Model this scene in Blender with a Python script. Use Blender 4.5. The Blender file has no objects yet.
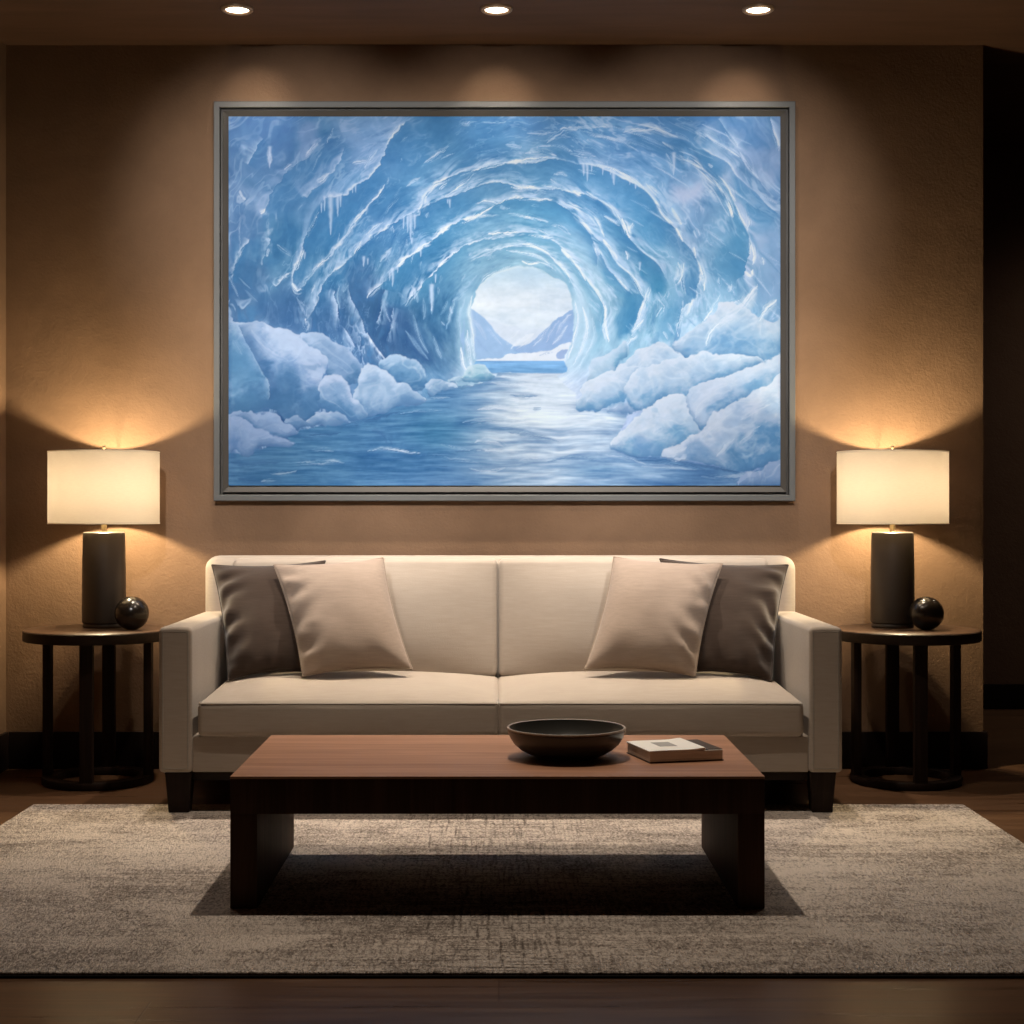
SPOT_W, SPOT_C, SPOT_P, SPOT_F = (150., 330., 150.), (1, .86, .70), 11., .03
WASH_W = (9., 9., 9.)
ROW2_X, ROW2_Y, ROW2_W, ROW2_P = (-.95, 0, .95), 4.4, (10., 115., 10.), 3.
LAMP_W, LAMP_C = 33., (1, .80, .49)
FILL_C = (1, .96, .92)
FILL = ((2.05, (470., 350., 470.), 25.), (1.04, (520., 360., 520.), 26.))
HALL_W = 45.
WORLD = .010
TINT_RGB = (.48, .54, .61)
# ---------------------------------------------------------------- the painting of the ice cave
# painted stroke by stroke into an array, in painting units (x 228..782, y 114..486)
import numpy as np
PX0, PY0, PX1, PY1 = 228.0, 114.0, 782.0, 486.0
PS = 1.5
PW, PH = int((PX1 - PX0) * PS), int((PY1 - PY0) * PS)
rng = np.random.default_rng(11)
GX, GY = np.meshgrid(PX0 + (np.arange(PW) + .5) / PS, PY0 + (np.arange(PH) + .5) / PS)
GX = GX.astype(np.float32); GY = GY.astype(np.float32)

def sample(tab, u, v):
    n, m = tab.shape[:2]
    u0 = np.floor(u).astype(int); v0 = np.floor(v).astype(int)
    fu = u - u0; fv = v - v0
    fu = fu * fu * (3 - 2 * fu); fv = fv * fv * (3 - 2 * fv)
    a = tab[v0 % n, u0 % m]; b = tab[v0 % n, (u0 + 1) % m]
    c = tab[(v0 + 1) % n, u0 % m]; d = tab[(v0 + 1) % n, (u0 + 1) % m]
    return (a * (1 - fu) + b * fu) * (1 - fv) + (c * (1 - fu) + d * fu) * fv

def fbm(x, y, octv=4, gain=.55):
    out = 0; amp = 1; tot = 0
    for o in range(octv):
        tab = rng.random((64, 64)).astype(np.float32)
        out = out + amp * sample(tab, x * 2 ** o + 7.3 * o, y * 2 ** o + 3.1 * o)
        tot += amp; amp *= gain
    return out / tot            # about 0..1, mean .5

def sst(a, b, x):
    t = np.clip((x - a) / (b - a), 0, 1)
    return t * t * (3 - 2 * t)

# flow noise: follows the rings of the tunnel
CXo, CYo = 522.0, 322.0
dx = (GX - CXo); dy = (GY - CYo) * 1.12
RR = np.sqrt(dx * dx + dy * dy) + 1e-3
TH = np.arctan2(dx, -dy)
warpA = fbm(GX / 60, GY / 60, 3) - .5
warpB = fbm(GX / 60 + 9, GY / 60 + 4, 3) - .5
LR = np.log(RR)
flow1 = fbm(TH * 5 + warpB * 1.6, LR * 16 + warpA * 5, 4)
flow2 = fbm(TH * 10 + warpB * 2, LR * 42 + warpA * 9, 3)
cloud = fbm(GX / 34 + warpA * 2.2, GY / 34 + warpB * 2.2, 5)
fine = fbm(GX / 5 + warpA * 4, GY / 5, 3)
hor = fbm(GX / 26 + warpA, GY / 2.6 + warpB, 4)
hor2 = fbm(GX / 60, GY / 6.5 + warpB * 2, 3)

# broad underpainting
bx = [228, 280, 332, 384, 436, 488, 540, 592, 644, 696, 748, 782]
by = [114, 150, 190, 230, 270, 310, 350, 390, 430, 486]
under = [
 [(85,135,185),(100,150,200),(85,145,190),(110,165,210),(75,140,190),(85,150,200),(95,155,205),(90,155,205),(95,155,205),(90,150,200),(100,150,195),(115,160,205)],
 [(95,145,190),(90,140,185),(95,150,195),(100,155,200),(85,150,195),(90,155,200),(110,170,210),(115,170,210),(110,165,210),(105,165,210),(130,170,210),(125,165,205)],
 [(110,155,200),(95,150,195),(100,155,200),(80,145,190),(100,165,205),(130,185,218),(110,170,205),(105,170,210),(115,175,215),(140,180,218),(110,165,205),(110,160,205)],
 [(100,145,190),(90,150,190),(75,145,190),(90,150,195),(80,150,190),(110,170,205),(100,170,205),(140,190,220),(85,160,195),(135,182,218),(105,165,202),(120,165,205)],
 [(75,125,170),(80,140,180),(85,150,190),(85,145,180),(70,135,175),(130,180,205),(140,190,212),(150,195,215),(125,178,205),(130,182,214),(110,170,205),(130,175,215)],
 [(80,125,165),(75,120,160),(68,118,158),(75,125,160),(58,118,158),(130,180,205),(150,195,215),(155,198,216),(100,165,195),(140,188,213),(140,188,218),(130,175,210)],
 [(110,150,190),(110,150,190),(80,130,175),(65,110,150),(60,112,152),(150,195,215),(165,205,220),(165,205,222),(135,187,210),(175,208,230),(140,185,217),(120,165,205)],
 [(85,135,175),(75,120,165),(90,135,178),(80,135,175),(110,160,195),(205,222,240),(228,236,245),(190,212,232),(180,208,230),(170,200,228),(160,190,222),(150,180,218)],
 [(95,138,182),(60,105,150),(66,112,156),(74,128,168),(85,142,182),(170,200,225),(192,212,236),(182,202,230),(160,185,220),(165,190,222),(130,165,205),(110,155,200)],
 [(80,125,175),(62,108,158),(55,108,158),(65,115,165),(110,150,195),(130,165,210),(138,170,214),(122,160,205),(105,150,195),(120,155,200),(125,160,205),(150,175,215)]]
U = np.array(under, np.float32)
def interp_axis(nodes, q):
    nodes = np.array(nodes, float)
    i = np.clip(np.searchsorted(nodes, q) - 1, 0, len(nodes) - 2)
    t = np.clip((q - nodes[i]) / (nodes[i + 1] - nodes[i]), 0, 1)
    return i, t * t * (3 - 2 * t) * .6 + t * .4
wx = GX + warpA * 30; wy = GY + warpB * 30
ix, tx = interp_axis(bx, wx); iy, ty = interp_axis(by, wy)
tx = tx[..., None]; ty = ty[..., None]
P = (U[iy, ix] * (1 - tx) + U[iy, ix + 1] * tx) * (1 - ty) + (U[iy + 1, ix] * (1 - tx) + U[iy + 1, ix + 1] * tx) * ty
P = P.astype(np.float32)

def mix(col, a, sl=None):
    global P
    a = np.clip(a, 0, 1)[..., None]
    c = np.array(col, np.float32)
    if sl is None: P = P * (1 - a) + c * a
    else: P[sl] = P[sl] * (1 - a) + c * a

def smooth(pts, k=6, closed=False):
    p = np.array(pts, float); n = len(p)
    out = []
    rngi = range(n if closed else n - 1)
    for i in rngi:
        if closed: a, b, c, d = p[(i - 1) % n], p[i], p[(i + 1) % n], p[(i + 2) % n]
        else: a, b, c, d = p[max(i - 1, 0)], p[i], p[i + 1], p[min(i + 2, n - 1)]
        for j in range(k):
            t = j / k
            out.append(.5 * ((2 * b) + (-a + c) * t + (2 * a - 5 * b + 4 * c - d) * t * t + (-a + 3 * b - 3 * c + d) * t ** 3))
    if not closed: out.append(p[-1])
    return np.array(out)

def window(pts, pad):
    x0 = max(int((pts[:, 0].min() - pad - PX0) * PS), 0); x1 = min(int((pts[:, 0].max() + pad - PX0) * PS) + 2, PW)
    y0 = max(int((pts[:, 1].min() - pad - PY0) * PS), 0); y1 = min(int((pts[:, 1].max() + pad - PY0) * PS) + 2, PH)
    return slice(y0, max(y1, y0)), slice(x0, max(x1, x0))

def dist_line(pts, sl, jit=1.2):
    """distance, side (+ = left of travel on the page) and run 0..1 of every point near a polyline"""
    X = GX[sl] + (warpA[sl] * 8 + (fine[sl] - .5) * 3) * jit
    Y = GY[sl] + (warpB[sl] * 8 + (fine[sl] - .5) * 3) * jit
    best = np.full(X.shape, 1e9, np.float32); side = np.zeros_like(best); run = np.zeros_like(best)
    n = len(pts) - 1
    for i in range(n):
        ax, ay = pts[i]; ex, ey = pts[i + 1] - pts[i]
        L = ex * ex + ey * ey + 1e-9
        t = np.clip(((X - ax) * ex + (Y - ay) * ey) / L, 0, 1)
        qx = X - ax - t * ex; qy = Y - ay - t * ey
        d = qx * qx + qy * qy
        m = d < best
        best = np.where(m, d, best)
        side = np.where(m, ex * qy - ey * qx, side)
        run = np.where(m, (i + t) / n, run)
    return np.sqrt(best), np.sign(side), run

WHITE = (234, 242, 250)
def ridge(pts, lip=9, shade=16, la=.6, sa=.55, line=.8, lw=1.3, lipc=(190, 215, 238), shc=(62, 130, 178), flip=False, fade=.08, rough=1.):
    """edge of an ice shelf: pale lip on the outer side, blue hollow on the inner side, bright line on the edge"""
    q = smooth(pts); sl = window(q, max(lip, shade) * 2.2)
    d, s, r = dist_line(q, sl)
    if flip: s = -s
    ends = sst(0, fade, r) * sst(0, fade, 1 - r)
    f1 = flow1[sl]; f2 = flow2[sl]; cl = cloud[sl]
    outer = s < 0
    mix(shc, np.where(~outer, sa * 1.15 * np.exp(-(d / shade) ** 2) * ends * (.75 + .6 * (cl - .35)), 0), sl)
    mix(lipc, np.where(outer, la * 1.12 * np.exp(-(d / (lip * 1.15)) ** 1.6) * ends * np.clip(.55 + 3.6 * (f2 - .45) * rough, 0, 1.25), 0), sl)
    w = lw * (.55 + 1.5 * np.clip(f1 - .3, 0, 1))
    mix(WHITE, line * np.exp(-((d + np.where(outer, 0, d * 1.5)) / w) ** 2) * ends * np.clip(-.1 + 2.6 * (f1 - .3), 0, 1), sl)

def streak(pts, w=4, a=.8, col=WHITE, strands=.9, taper=True):
    """a dry-brush stroke broken into strands"""
    q = smooth(pts); sl = window(q, w * 3 + 4)
    d, s, r = dist_line(q, sl, .7)
    L = np.sum(np.hypot(*(np.diff(q, axis=0).T)))
    k = rng.random() * 50
    st = fbm(r * L / 15 + k, d * s / max(w, 1) * 3.4 + k, 3)
    ww = w * (np.sin(np.pi * np.clip(r, 0, 1)) ** 1.1 if taper else 1) + .05
    mix(col, a * 1.15 * np.exp(-(d / ww) ** 2) * np.clip(1 - strands + strands * 4.2 * (st - .40), 0, 1), sl)

edgeA = fbm(GX / 11 + 3, GY / 11, 3); edgeB = fbm(GX / 11, GY / 11 + 8, 3)
def inside(poly, sl, rag=3.):
    X = GX[sl] + warpA[sl] * 7 + (fine[sl] - .5) * 2 + (edgeA[sl] - .5) * rag; Y = GY[sl] + warpB[sl] * 7 + (fine[sl] - .5) * 2 + (edgeB[sl] - .5) * rag
    ins = np.zeros(X.shape, bool); best = np.full(X.shape, 1e9, np.float32)
    n = len(poly)
    for i in range(n):
        ax, ay = poly[i]; bx_, by_ = poly[(i + 1) % n]
        c = ((ay > Y) != (by_ > Y))
        with np.errstate(divide='ignore', invalid='ignore'):
            ins ^= c & (X < (bx_ - ax) * (Y - ay) / (by_ - ay + 1e-12) + ax)
        ex, ey = bx_ - ax, by_ - ay
        t = np.clip(((X - ax) * ex + (Y - ay) * ey) / (ex * ex + ey * ey + 1e-9), 0, 1)
        best = np.minimum(best, (X - ax - t * ex) ** 2 + (Y - ay - t * ey) ** 2)
    d = np.sqrt(best)
    return np.where(ins, d, -d)

def blob(pts, col, a=1., soft=.8, k=5):
    q = smooth(pts, k, True); sl = window(q, 4 + soft * 2)
    sd = inside(q, sl)
    mix(col, a * sst(-soft, soft, sd), sl)

def cloudy(pts, col, a=.6, soft=12):
    q = smooth(pts, 5, True); sl = window(q, soft * 2)
    sd = inside(q, sl)
    mix(col, a * sst(-soft, soft, sd) * np.clip(.5 + 1.6 * (cloud[sl] - .3), 0, 1.1), sl)

def mound(pts, top=(205, 218, 238), mid=(170, 197, 227), low=(112, 158, 202), rim=.7, lx=.25, p=1., dark=None, core=(222, 230, 243)):
    """rounded drift of snow: pale where it faces up, blue underneath"""
    q = smooth(pts, 5, True); sl = window(q, 6)
    sd = inside(q, sl, 9.)
    m = sst(-.7, .9, sd)
    ins = sd > -1
    Y = GY[sl]; X = GX[sl]
    topy = np.where(ins, Y, 1e9).min(0, keepdims=True); boty = np.where(ins, Y, -1e9).max(0, keepdims=True)
    topy = np.where(topy > 1e8, Y.min(), topy); boty = np.where(boty < -1e8, Y.max(), boty)
    k = 9
    ker = np.ones(k) / k
    ty_ = np.convolve(np.pad(topy[0], k // 2, mode='edge'), ker, 'valid')[None]
    by_ = np.convolve(np.pad(boty[0], k // 2, mode='edge'), ker, 'valid')[None]
    t = (Y - ty_) / np.maximum(by_ - ty_, 8)
    x0, x1 = q[:, 0].min(), q[:, 0].max()
    nz = fbm(X / 14 + Y / 40, Y / 11, 4, .6)
    t = t + lx * ((X - x0) / (x1 - x0) - .5) + (cloud[sl] - .5) * .85 + (nz - .5) * .95
    t = np.clip(t, 0, 1) ** p
    A, B, C = (np.array(c, np.float32) for c in (top, mid, low))
    t3 = t[..., None]
    col = np.where(t3 < .5, A * (1 - sst(0, .5, t3)) + B * sst(0, .5, t3), B * (1 - sst(.5, 1, t3)) + C * sst(.5, 1, t3))
    lumps = 1 - np.abs(2 * fbm(X / 20 + warpA[sl] * 3, Y / 15 + warpB[sl] * 3, 3, .6) - 1)
    hi = sst(.80, .98, lumps) * .38 * (1 - .5 * np.clip(t, 0, 1)); lo = sst(.55, .25, lumps) * .32
    col = col * (1 - hi[..., None]) + np.array(core, np.float32) * hi[..., None]
    col = col * (1 - lo[..., None]) + C * lo[..., None]
    # rim of light along the upper edge, dark crease along the lower
    up = np.exp(-np.maximum(Y - ty_, 0) / 5) * rim
    col = col * (1 - up[..., None] * .8) + np.array(core, np.float32) * up[..., None] * .8
    dn = np.exp(-np.maximum(by_ - Y, 0) / 5) * .6 * (t > .35)
    col = col * (1 - dn[..., None]) + np.array((70, 112, 160), np.float32) * dn[..., None]
    P[sl] = P[sl] * (1 - m[..., None]) + col * m[..., None]

def icicle(x, y, h, w=1.5, a=.75, col=(205, 222, 240)):
    sl = window(np.array([(x - w * 2, y - 2), (x + w * 2, y + h + 1)]), 3)
    X, Y = GX[sl], GY[sl]
    t = np.clip((Y - y) / h, 0, 1)
    ww = w * (1 - t) ** .8 + .12
    m = np.exp(-((X - x + (fine[sl] - .5)) / ww) ** 2) * sst(-1.5, 1.5, Y - y) * sst(0, 2, y + h - Y)
    mix(col, a * m, sl)

# --- general ring texture
m = sst(45, 75, RR)
P += ((flow1 - .5) * 46 * m)[..., None] * np.array((1.15, .95, .7), np.float32)
P += ((flow2 - .5) * 20 * m)[..., None] * np.array((1.1, 1, .8), np.float32)
P += ((cloud - .5) * 34)[..., None] * np.array((1.1, 1, .8), np.float32)

# broken facets of ice lying along the rings
fac = fbm(TH * 6 + warpB * 1.2, LR * 17 + warpA * 3, 4, .6)
rid = 1 - np.abs(2 * fac - 1)
fac2 = fbm(TH * 11 + warpB * 1.2, LR * 32 + warpA * 3.5, 3, .6)
rid2 = 1 - np.abs(2 * fac2 - 1)
mf = sst(85, 165, RR)
mix((196, 219, 240), sst(.86, .985, rid) * .55 * sst(.42, .62, cloud) * mf)
mix((66, 132, 180), sst(.62, .38, fac) * .0 + sst(.42, .28, fac) * .5 * mf)
mix((176, 208, 234), sst(.9, .99, rid2) * .35 * sst(.40, .6, fac) * mf)
# --- deep hollows first
D1, D2, D3 = (66, 128, 172), (58, 112, 156), (84, 152, 192)
cloudy([(386,288),(400,268),(418,252),(438,244),(455,246),(440,262),(425,280),(408,300),(400,318),(388,318)], (62,132,176), .75, 7)
cloudy([(384,312),(402,308),(412,325),(420,345),(432,362),(400,362),(386,352)], (54,102,146), .85, 7)
cloudy([(346,270),(360,256),(372,262),(376,290),(366,312),(352,300)], (62,112,158), .7, 8)
cloudy([(322,300),(334,284),(340,310),(346,332),(330,336),(308,332)], (62,112,158), .7, 7)
cloudy([(270,294),(296,284),(304,300),(300,328),(276,330),(262,310)], (58,108,154), .8, 9)
cloudy([(236,262),(264,262),(272,280),(250,300),(234,290)], (68,116,160), .6, 9)
cloudy([(312,222),(326,202),(348,202),(366,186),(384,170),(378,192),(356,214),(338,240),(312,252)], (70,140,188), .75, 7)
cloudy([(396,140),(412,124),(452,118),(500,118),(492,134),(450,140),(420,156),(396,160)], (72,140,190), .6, 8)
cloudy([(395,160),(430,146),(480,138),(506,144),(470,156),(440,168),(405,184),(380,200)], (86,152,198), .5, 8)
cloudy([(426,210),(450,202),(470,194),(486,188),(506,190),(500,200),(470,210),(440,226),(420,226)], (78,148,192), .75, 5)
cloudy([(520,206),(552,204),(574,216),(590,236),(570,226),(545,216)], (90,165,205), .75, 5)
cloudy([(578,166),(600,168),(622,178),(642,192),(656,206),(668,228),(660,246),(640,236),(622,212),(600,196),(582,186)], (84,158,202), .75, 6)
cloudy([(530,166),(558,160),(576,168),(572,182),(548,184),(516,178)], (96,164,206), .6, 5)
cloudy([(642,252),(654,260),(664,280),(662,294),(648,290),(638,270)], (68,146,184), .9, 4)
cloudy([(628,290),(636,302),(637,318),(632,332),(620,338),(616,320),(622,304)], (68,142,182), .9, 4)
cloudy([(604,270),(616,276),(626,290),(622,300),(608,290)], (98,170,202), .6, 4)
cloudy([(720,250),(740,238),(749,246),(746,264),(736,278),(722,284),(714,272)], (78,150,192), .85, 6)
cloudy([(700,150),(716,166),(736,186),(750,206),(770,222),(776,250),(758,258),(748,226),(730,190),(706,164)], (88,156,202), .7, 6)
cloudy([(664,312),(674,304),(682,312),(678,330),(672,342),(660,338)], (92,162,198), .7, 4)
cloudy([(690,120),(720,118),(760,118),(776,136),(760,150),(738,142),(712,134)], (86,140,190), .6, 8)
cloudy([(230,120),(262,116),(300,118),(310,136),(280,150),(250,146)], (88,138,186), .5, 10)
cloudy([(264,146),(286,140),(300,150),(290,166),(268,176),(250,166)], (84,136,184), .7, 7)
cloudy([(272,196),(290,176),(312,158),(340,144),(340,160),(322,180),(300,198),(284,212),(270,212)], (80,142,190), .7, 6)
cloudy([(244,176),(258,184),(256,194),(246,190)], (80,136,182), .6, 4)
cloudy([(236,216),(256,206),(264,226),(252,244),(236,244)], (86,134,180), .6, 7)
# pale areas
cloudy([(332,118),(384,116),(408,118),(388,140),(372,166),(352,168),(346,150)], (140,180,220), .6, 9)
cloudy([(236,188),(256,186),(268,196),(262,214),(250,200)], (140,178,216), .6, 6)
cloudy([(300,128),(320,124),(318,142),(304,156)], (138,172,214), .55, 6)
cloudy([(672,184),(690,188),(700,182),(704,192),(690,202),(676,198)], (190,208,234), .75, 5)
cloudy([(740,152),(778,150),(780,180),(762,182),(748,166)], (146,178,216), .6, 6)
cloudy([(716,160),(732,166),(752,186),(772,206),(758,196),(736,180)], (150,184,220), .7, 4)
cloudy([(750,240),(778,232),(781,290),(758,300),(750,270)], (150,184,220), .6, 8)

# --- ridges, outermost first
ridge([(248,165),(255,152),(265,140)], 5, 10, .4, .4, .4)
ridge([(262,219),(269,203),(271,194),(279,184),(288,174),(296,165),(310,155),(322,140)], 11, 12, .5, .4, .35, lipc=(150,184,220), shc=(74,138,188))
ridge([(303,197),(315,188),(326,180),(335,167),(341,158),(345,143)], 10, 10, .55, .4, .5, lipc=(165,195,228), shc=(78,144,192))
ridge([(232,282),(238,262),(244,246),(250,236)], 5, 10, .5, .4, .5)
ridge([(262,262),(268,248),(272,238)], 6, 9, .6, .3, .4)
ridge([(276,284),(284,277),(293,272)], 5, 12, .7, .4, .6, shc=(64,116,162))
ridge([(297,299),(295,279),(299,265),(304.6,249),(307,239),(315.5,218),(321,205.6),(326,197),(335,195),(344,194),(351,188),(359,182),(367,177),(374,169),(381,158),(388,144),(392,138.6),(397.5,132),(407,123.6),(416,116)],
      9, 17, .55, .7, .75, lipc=(160,195,228), shc=(66,134,184))
streak([(297,292),(304.6,284.5),(315.5,271),(328,258.5),(337,246),(344,238),(354,222),(365,208),(377,196),(387,182)], 2.2, .75, strands=.6)
ridge([(297,292),(304.6,284.5),(315.5,271),(328,258.5),(337,246),(344,238),(354,222),(365,208),(377,196),(387,182)], 4, 10, .3, .25, .2, shc=(70,136,182))
ridge([(692,129),(707,138.6),(724,147),(738,155),(747,166),(761,179.6),(769,193)], 7, 6, .6, .25, .5, flip=False)
ridge([(700,148),(716,158),(729.5,167),(738,178),(758,193),(769,205.6),(781,216)], 9, 15, .55, .5, .8, shc=(80,150,198))
ridge([(714,118),(724,130),(738,147)], 4, 6, .5, .25, .3)
ridge([(770,118),(773,130),(779,147)], 4, 6, .6, .3, .4)
ridge([(716,173),(727,188),(736,207),(743,222),(750,238.4),(751,249),(747,261),(743,275),(734,282)], 12, 14, .7, .45, .7, lipc=(185,208,234), shc=(74,148,192))
ridge([(304.6,329.6),(310,314.6),(317,302),(323.7,286),(329,277.6),(337,269),(348,258.5),(358,246),(374,234),(393,223),(405,215),(418,209),(424,200),(431,191),(443,181),(455,174),(472,169.5),(489,164),(506,162),(531,160),(558,156.5),(578,162.5),(600,165),(621,174),(641,186.5),(654,199),(662.5,212),(675,225),(683,238),(690,247.6),(697,261),(701,273),(697,287),(694,298),(683,308),(678,325),(680,339)],
      8, 15, .62, .5, .9, lw=1.6)
ridge([(405,216),(418,214),(424,207),(445,200),(459,195),(467,191),(478,185),(489,181),(506,182),(520,186),(541,188),(559,188),(575,192),(589,193),(608,201.5),(617.5,212.5),(623,223),(631,237),(642,249),(654,258),(662,272),(669,287)],
      8, 13, .65, .55, .9, lw=1.6)
ridge([(367,302),(374,291),(384,282),(393,271),(403,261),(411,253),(425,245.5),(437,237),(447,230),(459,225),(470,221),(485,211),(506,202),(524,199),(552,200),(572,208),(585,221),(600,241),(611,250),(619,264),(631,275),(639,288.6),(642,299.5),(638,318.7),(635,331),(627,339)],
      7, 12, .7, .55, .9, lw=1.5, shc=(68,142,186))
ridge([(552,200),(570,210),(583,222),(592,234),(598,256),(597,268)], 5, 7, .7, .35, .7)
ridge([(600,250),(609,269),(616,277),(623,286),(631,297)], 4, 8, .6, .4, .7)
ridge([(400,309),(407,299.5),(416.6,288.6),(426,279),(434,271),(448,260),(462,250),(475,245.5),(489,242),(506,238.5),(525,236),(545,238),(559,246),(568,256),(576.5,268),(586,280),(597,294),(602.5,306),(604.5,320),(605,334),(609,345)],
      7, 12, .75, .5, .85, lw=1.5, lipc=(200,220,238), shc=(86,158,194))
ridge([(470,263),(486,256),(505,250),(525,248),(545,252),(556,262),(566,276),(574,290),(580,306)], 5, 8, .6, .35, .6, lipc=(205,224,238), shc=(110,172,202))
# lower left hanging folds
ridge([(333,287),(337,306),(340,323),(347,334),(355,347)], 5, 10, .6, .5, .7, flip=True, shc=(60,108,152))
ridge([(348,280),(350,295),(356.5,310.5),(362,325.5),(366,338)], 5, 9, .5, .5, .5, flip=True, shc=(64,114,158))
ridge([(384,290),(381,306),(377,325.5)], 6, 7, .5, .55, .5, shc=(54,100,146))
ridge([(393,308),(390,326),(384,342)], 5, 7, .35, .45, .3, shc=(52,98,144))
ridge([(366,332),(373,344.6),(384,360)], 4, 6, .7, .5, .9, flip=True, shc=(60,108,150))
for s_ in ([(412,314),(418,336),(428,354)], [(433,336),(438,350),(442,360)], [(404,330),(416,346),(428,360)], [(431,281),(432,298),(432,315)],
           [(422,296),(424,310),(423,320)], [(414,290),(417,303)], [(456,296),(452,312),(446,330)], [(466,298),(460,318),(462,340)], [(448,300),(440,316)],
           [(470,290),(462,296),(452,302)], [(478,276),(466,288),(456,296)], [(340,286),(338,296),(340,310)], [(348,284),(343,292)]):
    streak(s_, 2.2, .6, (170, 205, 228), .5)
# pillars beside the mouth
cloudy([(462,296),(474,296),(472,318),(476,346),(480,362),(492,376),(466,378),(458,350),(458,320)], (165,205,224), .7, 5)
cloudy([(572,290),(584,296),(592,320),(596,346),(590,366),(574,372),(566,362),(574,336)], (180,212,228), .7, 5)
for s_ in ([(472,312),(474,330),(475,345),(476,360)], [(468,330),(470,350),(474,372)], [(462,346),(464,362),(470,376)], [(574,300),(577,320),(574,340),(568,360)],
           [(582,306),(588,326),(584,346),(574,366)], [(592,318),(596,336),(590,352),(580,368)], [(570,345),(566,358),(562,370)]):
    streak(s_, 2.4, .8, (222, 233, 242), .5)
cloudy([(596,322),(602,340),(600,350),(588,368),(582,362),(592,346)], (120,180,205), .5, 4)

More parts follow.
